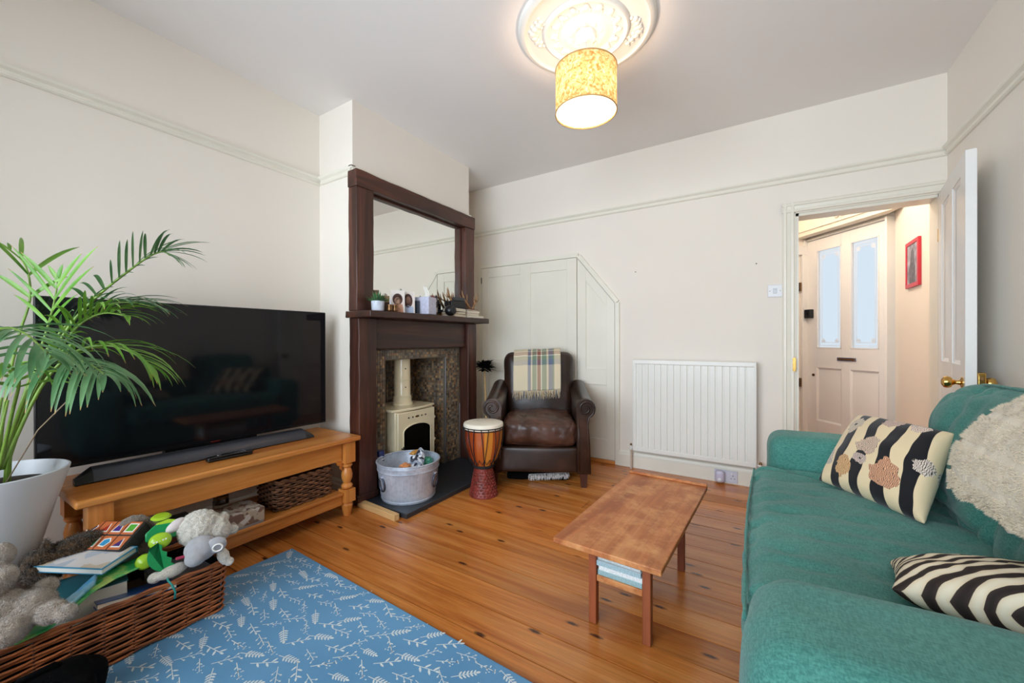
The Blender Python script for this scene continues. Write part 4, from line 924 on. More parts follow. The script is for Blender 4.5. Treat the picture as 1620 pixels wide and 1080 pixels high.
for q, (off, y0, y1, cut) in enumerate(((0.012, 0.99, 1.51, 0.02), (0.034, 1.0, 1.545, -0.03))):
    m = MB(); m.surf(60, 60, throw_pt(off, 0.010, 3+q*5, y0, y1, cut)); m.build('fold', M['fleece'], th, smooth=True, solid=0.020, world=True)

fb = MB(); rq = random.Random(17); tf = throw_pt(0.046, 0.010, 8, 1.0, 1.545, -0.03)
for i in range(16000):
    a, b = rq.random(), rq.random()*0.62
    if rq.random() < 0.25: a = 1.0 - rq.random()*0.02
    elif rq.random() < 0.2: b = rq.random()*0.03
    p = tf(a, b); q = tf(min(1, a+0.01), b); r_ = tf(a, b+0.01); n0 = (Vector(q)-Vector(p)).cross(Vector(r_)-Vector(p)); n0 = n0.normalized() if n0.length > 1e-9 else Vector((-1,0,0))
    if n0.x > 0 and b < 0.5: n0 = -n0
    d = (n0 + Vector((rq.uniform(-1,1), rq.uniform(-1,1)+(1.2 if a > 0.98 else 0), rq.uniform(-1,0.6)-(1.0 if b < 0.03 else 0)))*0.9).normalized(); sd = d.orthogonal().normalized()*0.0011; l = rq.uniform(0.003, 0.009)
    fb.add([p-d*0.004+sd, p-d*0.004-sd, p+d*l], [(0,1,2)])
fb.build('fleece_pile', M['fleece'], th, world=True)['kind'] = 'stuff'

# ================================================================== ARMCHAIR
ac = thing('armchair', 'dark brown leather club armchair with scrolled arms', 'armchair', (-1.513, 2.815, 0), R(28))
ml, nt, bs = new_mat('brown_leather')
n1 = nd(nt, 'ShaderNodeTexNoise', i_Scale=5.0, i_Detail=5.0); nt.links.new(coords(nt), n1.inputs['Vector'])
rp = ramp(nt, [(0.3, (30,18,13)), (0.55, (50,30,21)), (0.8, (82,52,38))]); nt.links.new(n1.outputs['Fac'], rp.inputs[0]); nt.links.new(rp.outputs[0], bs.inputs['Base Color'])
bs.inputs['Roughness'].default_value = 0.34; vo = nd(nt, 'ShaderNodeTexVoronoi', i_Scale=260.0); nt.links.new(coords(nt), vo.inputs['Vector']); add_bump(nt, bs, vo.outputs['Distance'], 0.15, 0.001)
M['leather'] = ml
M['leather_worn'] = plain('worn_leather', (84,54,42), 0.36, var=0.25, vs_=7, bump=0.25, bs_=60)
soft('seat_base', puffy(0.56, 0.60, 0.185, (14,14,8), 0.02, (0,0.006,0)), M['leather'], ac, (0, -0.06, 0.193))
soft('seat_cushion', puffy(0.535, 0.58, 0.185, (30,30,12), 0.055, (0.004,0.016,0.024), 0.010, (9,4,8), 31, 0.0, 0.016, (9,4,7)), M['leather_worn'], ac, (0, -0.085, 0.378))
for s_ in (-1, 1):
    def prof_arm(z_up):
        p = [(0.272, 0.10), (0.268, 0.30), (0.266, 0.50+z_up)]
        cx, cz, r_ = 0.330, 0.560+z_up, 0.070
        for k in range(15):
            a = R(200 - k*(200+65)/14); p.append((cx + r_*math.cos(a), cz + r_*math.sin(a)))
        p += [(0.352, 0.44+z_up*0.6), (0.362, 0.30), (0.366, 0.10)]
        return p
    m = MB(); ys = [-0.372, -0.365, -0.30, -0.18, -0.05, 0.08, 0.19, 0.25]; N = None
    for j, yy in enumerate(ys):
        up = 0.075*max(0, (yy+0.25)/0.5)**1.3; pr = prof_arm(up); N = len(pr)
        shr = 0.975 if j == 0 else 1.0
        cx0 = sum(p[0] for p in pr)/N; cz0 = sum(p[1] for p in pr)/N
        m.v += [Vector((s_*(cx0+(x-cx0)*shr), yy, cz0+(z-cz0)*shr)) for x, z in pr]
    for j in range(len(ys)-1):
        for k in range(N): m.f.append((j*N+k, j*N+(k+1) % N, (j+1)*N+(k+1) % N, (j+1)*N+k))
    m.f.append(tuple(range(N))); m.f.append(tuple((len(ys)-1)*N+k for k in range(N)))
    am = m.build('arm', M['leather'], ac, smooth=True, auto=55)
    sp2 = []
    for k in range(46):
        t = k/45; a = R(-70) + t*R(520); r_ = 0.063*(1-t*0.80); sp2.append((s_*(0.330 + r_*math.cos(a)), -0.373, 0.560 + r_*math.sin(a)))
    MB().tube([(s_*0.350, -0.373, 0.12), (s_*0.348, -0.373, 0.30), (s_*0.342, -0.373, 0.44)] + sp2, 0.008, 7).build('scroll_roll', M['leather'], am, smooth=True)
    MB().tube([(s_*0.283, -0.373, 0.12), (s_*0.282, -0.373, 0.32), (s_*0.278, -0.373, 0.50)], 0.006, 7).build('front_piping', M['leather'], am, smooth=True)
soft('backrest', puffy(0.60, 0.165, 0.62, (24,10,26), 0.078, (0.0,0.03,0.0), 0.007, (5,5,5), 41), M['leather'], ac, (0, 0.238, 0.635), (R(-9), 0, 0))
for sx in (-1, 1):
    for sy, yy in ((-1, -0.335), (1, 0.22)):
        m = MB(); a, b = 0.026, 0.020; m.add([(sx*0.318-b,yy-b,0.0005),(sx*0.318+b,yy-b,0.0005),(sx*0.318+b,yy+b,0.0005),(sx*0.318-b,yy+b,0.0005),(sx*0.318-a,yy-a,0.10),(sx*0.318+a,yy-a,0.10),(sx*0.318+a,yy+a,0.10),(sx*0.318-a,yy+a,0.10)], [(0,3,2,1),(4,5,6,7),(0,1,5,4),(1,2,6,5),(2,3,7,6),(3,0,4,7)]); m.build('leg', M['oak'], ac)
# tartan blanket
tt = thing('tartan_blanket', 'fringed tartan blanket hanging over the armchair back', 'blanket', (-1.513, 2.815, 0), R(28))
mt2, nt, bs = new_mat('tartan_wool'); tcu = nd(nt, 'ShaderNodeTexCoord').outputs['UV']; sxy = nd(nt, 'ShaderNodeSeparateXYZ'); nt.links.new(tcu, sxy.inputs[0])
CR, BLU, GRN, RST, OLV, WHT, TAN = (222,206,176), (104,116,140), (120,140,116), (140,84,66), (150,142,96), (240,236,220), (186,156,118)
ru = ramp(nt, [(0.0,CR),(0.30,CR),(0.301,BLU),(0.37,BLU),(0.371,CR),(0.40,CR),(0.401,GRN),(0.49,GRN),(0.491,WHT),(0.50,WHT),(0.501,RST),(0.58,RST),(0.581,WHT),(0.59,WHT),(0.60,GRN),(0.68,GRN),(0.70,CR),(0.74,BLU),(0.82,BLU),(0.83,GRN),(0.86,CR),(1.0,CR)], 'CONSTANT'); nt.links.new(sxy.outputs[0], ru.inputs[0])
rv = ramp(nt, [(0.0,CR),(0.30,CR),(0.301,BLU),(0.36,BLU),(0.37,GRN),(0.42,GRN),(0.425,WHT),(0.435,WHT),(0.44,RST),(0.50,RST),(0.51,WHT),(0.52,OLV),(0.62,OLV),(0.63,BLU),(0.7,CR),(1.0,CR)], 'CONSTANT'); nt.links.new(sxy.outputs[1], rv.inputs[0])
nt.links.new(mixc(nt, ru.outputs[0], rv.outputs[0], 0.38), bs.inputs['Base Color']); bs.inputs['Roughness'].default_value = 0.95; bs.inputs['Sheen Weight'].default_value = 0.4; bs.inputs['Specular IOR Level'].default_value = 0.1
path = [(0.085,0.640),(0.092,0.70),(0.105,0.78),(0.135,0.865),(0.175,0.925),(0.235,0.968),(0.300,0.972),(0.352,0.930),(0.372,0.86),(0.365,0.72)]
def bl(a, b):
    k = b*(len(path)-1); i = min(int(k), len(path)-2); t = k-i
    y_ = path[i][0]*(1-t)+path[i+1][0]*t; z = path[i][1]*(1-t)+path[i+1][1]*t
    return (-0.015 + (a-0.5)*0.40 + 0.012*(0.5-a)*(1-b), y_ + 0.006*noise.noise(Vector((a*5, b*4, 2))) - 0.010*math.sin(a*PI)*(1 if b < 0.6 else 0), z + 0.006*noise.noise(Vector((a*6, b*3, 7))) - (0.020*(1-a) if b < 0.15 else 0.012*(1-a)))
m = MB(); m.surf(40, 40, bl, True); m.build('cloth', mt2, tt, smooth=True, solid=0.006)
fr_ = MB(); rf = random.Random(4)
for i in range(90):
    a = (i+0.5)/90; p = Vector(bl(a, 0)); l = rf.uniform(0.045, 0.075); dx = rf.uniform(-0.014, 0.014)
    fr_.tube([p, p+Vector((dx*0.4, -0.004, -l*0.5)), p+Vector((dx, rf.uniform(-0.008,0.004), -l))], [0.0022, 0.0018, 0.001], 4)
mfz, nt, bs = new_mat('fringe_wool'); no = nd(nt, 'ShaderNodeTexNoise', i_Scale=45.0); nt.links.new(coords(nt, (1,0,0)), no.inputs['Vector']); rp = ramp(nt, [(0.35, BLU), (0.48, CR), (0.56, TAN), (0.7, CR)]); nt.links.new(no.outputs['Fac'], rp.inputs[0]); nt.links.new(rp.outputs[0], bs.inputs['Base Color']); bs.inputs['Roughness'].default_value = 0.95
fr_.build('fringe', mfz, tt)['kind'] = 'stuff'
# bundle stored under the armchair
ub = thing('cloth_bundle', 'dark cloth bundle with a frayed white edge under the armchair', 'cloth', (-1.475, 2.72, 0), R(28))
soft('bundle', puffy(0.46, 0.30, 0.055, (14,10,4), 0.02, (0,0,0.004), 0.006, (9,9,9), 2), M['black_soft'], ub, (0.0, 0.02, 0.031))
m = MB()
for i in range(120):
    x = -0.06 + 0.29*i/119; z = 0.028 + 0.055*(i/119)*0.35; l = rf.uniform(0.018, 0.036)
    m.tube([(x, -0.128, z+0.02), (x+rf.uniform(-.008,.008), -0.142-rf.random()*0.01, z+rf.uniform(0,0.02)), (x+rf.uniform(-.012,.012), -0.15, max(0.004, z+0.012-l))], [0.0026, 0.0024, 0.0012], 4)
m.build('frayed_edge', plain('white_wool', (214,208,204), 0.95, var=0.2, vs_=60), ub)['kind'] = 'stuff'

# ================================================================== DJEMBE
dj = thing('djembe_drum', 'goblet-shaped hand drum with roped striped body and red carved foot', 'drum', (-1.600, 2.186, 0))
mdj, nt, bs = new_mat('striped_drum_wood'); tc = nd(nt, 'ShaderNodeTexCoord').outputs['Object']; sp3 = nd(nt, 'ShaderNodeSeparateXYZ'); nt.links.new(tc, sp3.inputs[0])
at2 = nd(nt, 'ShaderNodeMath', operation='ARCTAN2'); nt.links.new(sp3.outputs[1], at2.inputs[0]); nt.links.new(sp3.outputs[0], at2.inputs[1])
mu = nd(nt, 'ShaderNodeMath', operation='MULTIPLY_ADD'); mu.inputs[1].default_value = 14/(2*PI); mu.inputs[2].default_value = 20.0; nt.links.new(at2.outputs[0], mu.inputs[0])
fl_ = nd(nt, 'ShaderNodeMath', operation='FLOOR'); nt.links.new(mu.outputs[0], fl_.inputs[0]); wn = nd(nt, 'ShaderNodeTexWhiteNoise', noise_dimensions='1D'); nt.links.new(fl_.outputs[0], wn.inputs['W'])
rp = ramp(nt, [(0.0, (206,132,52)), (0.3, (150,62,24)), (0.55, (222,168,92)), (0.75, (172,84,34)), (0.9, (120,46,22))], 'CONSTANT'); nt.links.new(wn.outputs['Value'], rp.inputs[0]); nt.links.new(rp.outputs[0], bs.inputs['Base Color']); bs.inputs['Roughness'].default_value = 0.22; bs.inputs['Coat Weight'].default_value = 0.4
MB().lathe([(0.062,0.195),(0.075,0.215),(0.098,0.26),(0.117,0.32),(0.127,0.38),(0.130,0.44),(0.129,0.462)], 48).build('bowl', mdj, dj, smooth=True, auto=50)
M['drum_red'] = plain('carved_red_wood', (134,52,42), 0.42, var=0.25, vs_=25, bump=0.9, bs_=55, bdist=0.006)
MB().lathe([(0.096,0.0005),(0.098,0.006),(0.093,0.016),(0.085,0.05),(0.075,0.10),(0.066,0.15),(0.061,0.185),(0.062,0.1948)], 48).build('foot', M['drum_red'], dj, smooth=True, auto=50)
cm = MB(); rc = random.Random(9)
for j in range(9):
    for i in range(22):
        z = 0.02 + j*0.018; rr = 0.094 - (z-0.016)*0.205; a = 2*PI*(i+0.5*(j % 2))/22
        cm.ell((rr*math.cos(a), rr*math.sin(a), z), (0.004, 0.010, 0.006), 6, 4, (0, 0, a))
cm.build('carved_dots', M['drum_red'], dj, smooth=True)['kind'] = 'stuff'
M['skin'] = plain('drum_skin', (238,228,208), 0.55, var=0.04, vs_=12)
MB().lathe([(0.131,0.452),(0.1345,0.462),(0.1345,0.480),(0.131,0.488),(0.120,0.4915),(0,0.4925)], 48, (0,0,0), False).build('drum_head', M['skin'], dj, smooth=True, auto=50)
M['rope'] = plain('black_cord', (22,20,22), 0.7, bump=0.4, bs_=400)
def ring(rad, z, r_, n_=48): return MB().tube([(rad*math.cos(2*PI*i/n_), rad*math.sin(2*PI*i/n_), z) for i in range(n_)], r_, 6, True)
for rad, z, r_ in ((0.1355, 0.463, 0.0035), (0.131, 0.447, 0.0035), (0.070, 0.204, 0.007), (0.066, 0.194, 0.006)): ring(rad, z, r_).build('rope_ring', M['rope'], dj, smooth=True)
NV = 18
for i in range(NV):
    a0 = 2*PI*i/NV; pts = []
    for k in range(9):
        t = k/8; z = 0.462 - t*(0.462-0.207); rr = [0.137,0.136,0.1355,0.132,0.126,0.116,0.103,0.087,0.074][k]; a = a0 + (t*PI/NV if i % 2 else -t*PI/NV)
        pts.append((rr*math.cos(a), rr*math.sin(a), z))
    MB().tube(pts, 0.0026, 5).build('rope_vertical', M['rope'], dj, smooth=True)
m = MB()
zig = [((0.100 if k % 2 else 0.082)*math.cos(2*PI*k/36)*1.03, (0.100 if k % 2 else 0.082)*math.sin(2*PI*k/36)*1.03, 0.258 if k % 2 else 0.222) for k in range(36)]
m.tube(zig, 0.003, 5, True).build('rope_weave', M['rope'], dj, smooth=True)

# ================================================================== GALVANISED TUB
gt = thing('galvanised_tub', 'round galvanised metal tub of kindling on the hearth', 'tub', (-1.960, 1.850, 0.0305))
mgv, nt, bs = new_mat('galvanised_steel'); vo = nd(nt, 'ShaderNodeTexVoronoi', i_Scale=45.0); nt.links.new(coords(nt), vo.inputs['Vector']); no = nd(nt, 'ShaderNodeTexNoise', i_Scale=9.0, i_Detail=4.0); nt.links.new(coords(nt), no.inputs['Vector'])
r1 = ramp(nt, [(0.3, (168,176,190)), (0.7, (208,214,226))]); nt.links.new(no.outputs['Fac'], r1.inputs[0]); r2 = ramp(nt, [(0, (0.85,0.85,0.85,1)), (0.6, (1.05,1.05,1.05,1))]); nt.links.new(vo.outputs['Distance'], r2.inputs[0])
nt.links.new(mixc(nt, r1.outputs[0], r2.outputs[0], 1.0, 'MULTIPLY'), bs.inputs['Base Color']); bs.inputs['Metallic'].default_value = 0.35; bs.inputs['Roughness'].default_value = 0.45
M['galv'] = mgv
def rib(a, z): return 1 + (0.006*math.cos(a*60) if 0.03 < z < 0.185 else 0)
MB().lathe([(0.0,0.012),(0.155,0.012),(0.160,0.001),(0.166,0.001),(0.169,0.018),(0.172,0.03),(0.173,0.034),(0.190,0.18),(0.192,0.186),(0.196,0.192),(0.194,0.200),(0.197,0.215),(0.200,0.236),(0.198,0.238),(0.196,0.214),(0.189,0.195),(0.168,0.034),(0.150,0.020),(0,0.020)], 180, (0,0,0), False, rib).build('tub_body', M['galv'], gt, smooth=True, auto=60)
ring(0.199, 0.238, 0.0055, 64).build('rolled_rim', M['galv'], gt, smooth=True); ring(0.1945, 0.193, 0.003, 64).build('hoop', M['galv'], gt, smooth=True); ring(0.169, 0.014, 0.003, 64).build('hoop', M['galv'], gt, smooth=True)
M['galv_d'] = plain('dark_handle_wire', (92,96,112), 0.4, 0.8)
ca = math.atan2(-1.842, 1.965)  # towards the camera
for da, lab in ((R(-58), None), (R(60), None)):
    a = ca + da; m = MB(); hp = []
    for k in range(24):
        t = 2*PI*k/24; x = 0.030*math.cos(t); z = 0.118 + 0.042*math.sin(t); rr = 0.170 + (z-0.034)*0.118 + 0.010
        hp.append((rr, x, z))
    m.tube(hp, 0.005, 8, True).xf(Matrix.Rotation(a, 4, 'Z')).build('ring_handle', M['galv_d'], gt, smooth=True)
    m = MB(); m.box(0.168+(0.16-0.034)*0.118, 0.168+(0.16-0.034)*0.118+0.016, -0.012, 0.012, 0.148, 0.168); m.xf(Matrix.Rotation(a, 4, 'Z')).build('handle_lug', M['galv'], gt, bevel=0.003)
def crumple(name, label, cat, loc, r_, seed, mat, grp, amp=0.35, part='sheet'):
    t = thing(name, label, cat, loc, 0, grp); me = MB(); me.ell((0,0,0), r_, 22, 14)
    for i, v in enumerate(me.v):
        n_ = noise.voronoi(Vector(v)*(0.5/max(r_)*2.4) + Vector((seed, 0, 0)))[0]; me.v[i] = v*(1 - amp*0.6 + amp*(n_[1]-n_[0])*2)
    me.build(part, mat, t, smooth=False); return t
def printed(name, a, b, c, s=18.0):
    m, nt, bs = new_mat(name); vo = nd(nt, 'ShaderNodeTexVoronoi', i_Scale=s, i_Randomness=1.0); nt.links.new(coords(nt), vo.inputs['Vector']); sp = nd(nt, 'ShaderNodeSeparateColor'); nt.links.new(vo.outputs['Color'], sp.inputs[0])
    rp = ramp(nt, [(0, a), (0.4, b), (0.7, c)], 'CONSTANT'); nt.links.new(sp.outputs[0], rp.inputs[0]); nt.links.new(rp.outputs[0], bs.inputs['Base Color']); bs.inputs['Roughness'].default_value = 0.55; return m
KG = 'crumpled wrappers in the tub'
crumple('crumpled_paper', 'crumpled black and white packet in the metal tub', 'paper', (-1.925,1.895,0.25), (0.045,0.125,0.035), 1, printed('packet_print', (226,228,232), (40,44,60), (150,160,180), 55), KG, 0.6).rotation_euler = (0.45,0.3,0.5)
crumple('crumpled_paper', 'crumpled orange wrapper in the metal tub', 'paper', (-1.925,1.785,0.235), (0.042,0.04,0.03), 5, plain('orange_wrapper', (226,150,96), 0.5, var=0.1), KG)
crumple('crumpled_paper', 'crumpled green wrapper in the metal tub', 'paper', (-1.935,1.985,0.225), (0.05,0.045,0.03), 8, plain('green_wrapper', (70,150,120), 0.5, var=0.15), KG)
crumple('crumpled_paper', 'crumpled brown paper strip in the metal tub', 'paper', (-1.99,1.935,0.285), (0.022,0.045,0.018), 11, plain('brown_paper', (196,140,66), 0.6, var=0.1), KG)
crumple('crumpled_paper', 'heap of grey paper low in the metal tub', 'paper', (-1.945,1.862,0.15), (0.14,0.14,0.07), 15, plain('grey_paper', (150,146,140), 0.8, var=0.2), KG, 0.2)
# bottle and brush beside the tub
bo = thing('cleaner_bottle', 'dark bottle with white striped navy cap behind the tub', 'bottle', (-2.175, 1.80, 0.0305))
MB().lathe([(0.030,0),(0.032,0.006),(0.032,0.15),(0.028,0.18),(0.018,0.20)], 24).build('bottle_body', M['black'], bo, smooth=True, auto=40)
MB().lathe([(0.026,0.2005),(0.028,0.203),(0.028,0.262),(0.024,0.272),(0,0.273)], 24).build('cap', plain('navy_plastic', (44,54,108), 0.35), bo, smooth=True, auto=40)
MB().lathe([(0.0285,0.215),(0.0285,0.225)], 24, (0,0,0), False).build('cap_stripe', M['white_pl'], bo, smooth=True); MB().lathe([(0.0285,0.232),(0.0285,0.236)], 24, (0,0,0), False).build('cap_stripe', M['white_pl'], bo, smooth=True)
rd = thing('firelighter_box', 'small red carton beside the stove', 'box', (-2.182, 1.915, 0.0305), R(10)); box('carton', plain('red_card', (150,34,30), 0.6), rd, -0.025, 0.025, -0.03, 0.03, 0.0, 0.18, 0.002); box('lid_flap', plain('red_card_top', (170,44,36), 0.6), rd, -0.026, 0.026, -0.031, 0.031, 0.1805, 0.186, 0.002)
# feather duster leaning in the alcove
fdu = thing('feather_duster', 'black feather duster with a wooden handle leaning beside the fireplace', 'duster', (-2.10, 2.93, 0))
hp = [Vector((0.0,0.0,0.003)), Vector((-0.06,0.04,0.80))]
MB().tube([hp[0], hp[0].lerp(hp[1], .5), hp[1]], [0.009,0.010,0.008], 10).build('handle', plain('honey_wood', (206,166,110), 0.5), fdu, smooth=True, auto=40)
hm = MB(); rf = random.Random(6)
for i in range(260):
    a = rf.uniform(0, 2*PI); b = rf.uniform(-0.3, 0.9); d = Vector((math.cos(a)*math.cos(b), math.sin(a)*math.cos(b), math.sin(b)*0.55)); st0 = hp[1] + Vector((0,0,rf.uniform(-0.02,0.03))); l = rf.uniform(0.085, 0.15)
    e = st0 + d*l + Vector((0,0,-0.02*rf.random())); sd = d.cross(Vector((0,0,1))).normalized()*0.014
    mid = st0.lerp(e, 0.6); hm.add([st0, mid+sd, e, mid-sd], [(0,1,2,3)])
hm.build('feathers', M['black_soft'], fdu)['kind'] = 'stuff'

# ================================================================== BASKETS
def rrect(L_, W2, r_, n_):
    """points around a rounded rectangle, evenly spaced, with outward normals"""
    segs = []; hx, hy = L_/2, W2/2
    per = 2*(L_-2*r_)+2*(W2-2*r_)+2*PI*r_; out = []
    def at(s):
        s %= per
        for (ln, fn) in ((W2-2*r_, lambda t: ((hx, -hy+r_+t), (1,0))), (PI*r_/2, lambda t: ((hx-r_+r_*math.cos(t/r_), hy-r_+r_*math.sin(t/r_)), (math.cos(t/r_), math.sin(t/r_)))),
                         (L_-2*r_, lambda t: ((hx-r_-t, hy), (0,1))), (PI*r_/2, lambda t: ((-hx+r_-r_*math.sin(t/r_), hy-r_+r_*math.cos(t/r_)), (-math.sin(t/r_), math.cos(t/r_)))),
                         (W2-2*r_, lambda t: ((-hx, hy-r_-t), (-1,0))), (PI*r_/2, lambda t: ((-hx+r_-r_*math.cos(t/r_), -hy+r_-r_*math.sin(t/r_)), (-math.cos(t/r_), -math.sin(t/r_)))),
                         (L_-2*r_, lambda t: ((-hx+r_+t, -hy), (0,-1))), (PI*r_/2, lambda t: ((hx-r_+r_*math.sin(t/r_), -hy+r_-r_*math.cos(t/r_)), (math.sin(t/r_), -math.cos(t/r_))))):
            if s <= ln: return fn(s)
            s -= ln
        return ((hx, -hy+r_), (1,0))
    return [at(per*i/n_) for i in range(n_)]
def wicker(parent, L_, W2, H, rows, stakes, rr, mat, matd, flare=0.04, z0=0.004, wob=0.0, amp=1.0, seed=0, gap_sheet=True):
    ns = stakes*4; rp_ = rrect(L_, W2, 0.03, ns); rd_ = random.Random(seed)
    for j in range(rows):
        z = z0 + rr + (H-2*rr-z0)*j/(rows-1); sc_ = 1 + flare*(z/H)
        pts = []
        for i, (p, nn) in enumerate(rp_):
            w_ = math.cos(PI*(i/2)) if True else 0
            ph = 1 if (i//4 + j) % 2 else -1
            off = ph*rr*amp*math.sin(PI*((i % 4)/4.0))
            pts.append((p[0]*sc_+nn[0]*off, p[1]*sc_+nn[1]*off, z + wob*noise.noise(Vector((p[0]*6, p[1]*6, j*0.35+seed))) + rd_.uniform(-1,1)*rr*0.15))
        MB().tube(pts, rr*rd_.uniform(0.9, 1.1), 5, True).build('weaver', mat, parent, smooth=True)
    for i in range(stakes):
        p, nn = rp_[(i*4+2) % ns]
        # stake stands between the weavers
        q, n2 = rp_[i*4 % ns]
        MB().tube([(q[0], q[1], z0), (q[0]*(1+flare), q[1]*(1+flare), H-rr*0.6)], rr*0.75, 5).build('stake', matd, parent, smooth=True)
    for dz, k_ in ((0.0, 1.0), (rr*1.3, 1.0)):
        pts = [(p[0]*(1+flare)+nn[0]*rr*0.7*math.sin(i*1.1+dz*200), p[1]*(1+flare)+nn[1]*rr*0.7*math.sin(i*1.1+dz*200), H+dz*0.8+rr*0.6*math.cos(i*1.1+dz*200)) for i, (p, nn) in enumerate(rp_)]
        MB().tube(pts, rr*1.15, 6, True).build('rim_braid', mat, parent, smooth=True)
    fl_ = MB(); fl_.prism([(p[0]*0.98, p[1]*0.98) for p, _ in rp_[::2]], z0, z0+0.006, 'XY').build('base_mat', matd, parent)
    if gap_sheet:
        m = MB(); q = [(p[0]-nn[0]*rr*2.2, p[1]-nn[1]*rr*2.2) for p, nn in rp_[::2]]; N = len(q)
        m.add([(x, y_, z0+0.007) for x, y_ in q]+[(x*(1+flare), y_*(1+flare), H-rr*3) for x, y_ in q], [(i, (i+1) % N, N+(i+1) % N, N+i) for i in range(N)]); m.build('dark_gap_sheet', M['black_soft'], parent)  # black sheet just inside the weave paints the gaps dark
M['wicker'] = plain('chestnut_willow', (178,102,56), 0.5, var=0.3, vs_=12, bump=0.3, bs_=160)
M['wicker_d'] = plain('dark_willow', (78,42,24), 0.6, var=0.25, vs_=12)
tbx, tby, tbz = -1.905, 0.395, 0.0125
tk = thing('toy_basket', 'long chestnut wicker basket heaped with toys and books', 'basket', (tbx, tby, tbz), R(90))
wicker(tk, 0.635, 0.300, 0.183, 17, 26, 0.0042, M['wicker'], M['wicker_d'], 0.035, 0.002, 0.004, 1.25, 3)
# black bag leaning at the basket's near end
bg_ = thing('black_bag', 'black fabric bag slumped against the wicker basket', 'bag', (-1.640, 0.235, 0.0125))
soft('bag_body', puffy(0.12, 0.22, 0.125, (12,14,12), 0.045, (0.02,0.02,0.02), 0.012, (9,9,9), 4), M['black_soft'], bg_, (0, 0, 0.0615), (0, R(0), R(0)))
MB().tube([(0.0, -0.06, 0.12), (0.01, -0.04, 0.148), (0.01, 0.02, 0.15), (0.0, 0.05, 0.12)], 0.008, 8).build('strap', M['black_soft'], bg_, smooth=True)
# covered basket on the bench shelf
sbk = thing('seagrass_basket', 'brown seagrass basket on the shelf of the pine bench', 'basket', (-2.235, 1.262, 0.1485), R(90))
M['sea'] = plain('seagrass', (128,84,54), 0.7, var=0.35, vs_=40, bump=0.5, bs_=220)
M['sea_d'] = plain('dark_seagrass', (70,44,30), 0.8, var=0.3, vs_=40)  # darker brown seagrass for the stakes, base and lining
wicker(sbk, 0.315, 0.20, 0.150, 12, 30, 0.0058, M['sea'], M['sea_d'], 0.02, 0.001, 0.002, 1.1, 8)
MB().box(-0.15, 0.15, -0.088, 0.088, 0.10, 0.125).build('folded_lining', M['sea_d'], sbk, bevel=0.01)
# puzzle box, books and jar on the shelf
pz = thing('puzzle_box', 'flat game box with a busy red and grey picture on the bench shelf', 'box', (-2.175, 0.905, 0.1485), R(90))
pp = printed('puzzle_print', (178,160,140), (120,88,74), (206,196,186), 46); box('lid', pp, pz, -0.12, 0.115, -0.09, 0.08, 0.012, 0.076, 0.002); box('tray', plain('grey_card', (150,142,136), 0.8), pz, -0.118, 0.113, -0.088, 0.078, 0.0005, 0.0118, 0.001)
for i, (c, nm, h, zz, dx) in enumerate((((42,62,74),'dark teal hardback book on the bench shelf', 0.03, 0.1485, 0.0), ((96,36,34),'dark red hardback book on the bench shelf', 0.026, 0.179, 0.01), ((52,70,88),'slate blue book on top of the shelf books', 0.022, 0.2055, -0.01))):
    b = thing('shelf_book', nm, 'book', (-2.24+dx, 0.66, zz), R(90), 'books on the bench shelf')
    box('pages', bpy.data.materials['page_edges_1'], b, -0.122, 0.122, -0.083, 0.083, 0.0022, h-0.0022, 0); cmt = plain('shelf_cover_%d' % i, c, 0.5); box('cover', cmt, b, -0.125, 0.125, -0.086, 0.086, 0, 0.002, 0); box('cover', cmt, b, -0.125, 0.125, -0.086, 0.086, h-0.002, h, 0); box('spine', cmt, b, -0.125, 0.125, -0.087, -0.0835, 0.0, h, 0.001)
jr = thing('candle_jar', 'small glass candle jar with a pale label on the bench shelf', 'jar', (-2.33, 0.93, 0.1485))
MB().lathe([(0.03,0.0005),(0.034,0.006),(0.034,0.085),(0.030,0.095)], 24).build('glass', plain('dark_amber', (60,34,24), 0.2), jr, smooth=True, auto=40); MB().lathe([(0.0345,0.02),(0.0345,0.07)], 24, (0,0,0), False).build('label_band', plain('pale_label', (190,180,160), 0.7), jr, smooth=True); MB().lathe([(0.033,0.0955),(0.033,0.108),(0,0.109)], 24).build('lid', M['tarnish'], jr, smooth=True, auto=40)

# ================================================================== TOYS
def fuzz_mat(name, c, s=240, var=0.12): return plain(name, c, 0.95, var=var, vs_=60, bump=1.0, bs_=s, sheen=0.5, spec=0.1, bdist=0.006)
def plushm(name, parts, mat, parent, vox=0.005, disp=0.004, dsc=0.012):
    m = MB()
    for p in parts: m.ell(p[0], p[1], 16, 10, p[2] if len(p) > 2 else None)
    o = m.build(name, mat, parent, smooth=True, world=True)
    r_ = o.modifiers.new('remesh', 'REMESH'); r_.mode = 'VOXEL'; r_.voxel_size = vox; r_.use_smooth_shade = True
    s_ = o.modifiers.new('smooth', 'SMOOTH'); s_.factor = 0.6; s_.iterations = 8
    if disp:
        t = bpy.data.textures.get('lump_%g' % dsc) or bpy.data.textures.new('lump_%g' % dsc, 'CLOUDS'); t.noise_scale = dsc
        d = o.modifiers.new('lumps', 'DISPLACE'); d.texture = t; d.strength = disp; d.mid_level = 0.5
    return o
M['plush_w'] = fuzz_mat('cream_plush', (226,218,204)); M['plush_face'] = fuzz_mat('pale_grey_plush', (200,198,202), 500, 0.05); M['plush_g'] = fuzz_mat('grey_beige_plush', (176,162,148)); M['plush_b'] = fuzz_mat('tabby_plush', (84,62,40), 160, 0.5); M['plush_d'] = fuzz_mat('taupe_plush', (132,120,106))
M['plush_p'] = plain('pale_pink_plush', (224,212,210), 0.9, var=0.03)
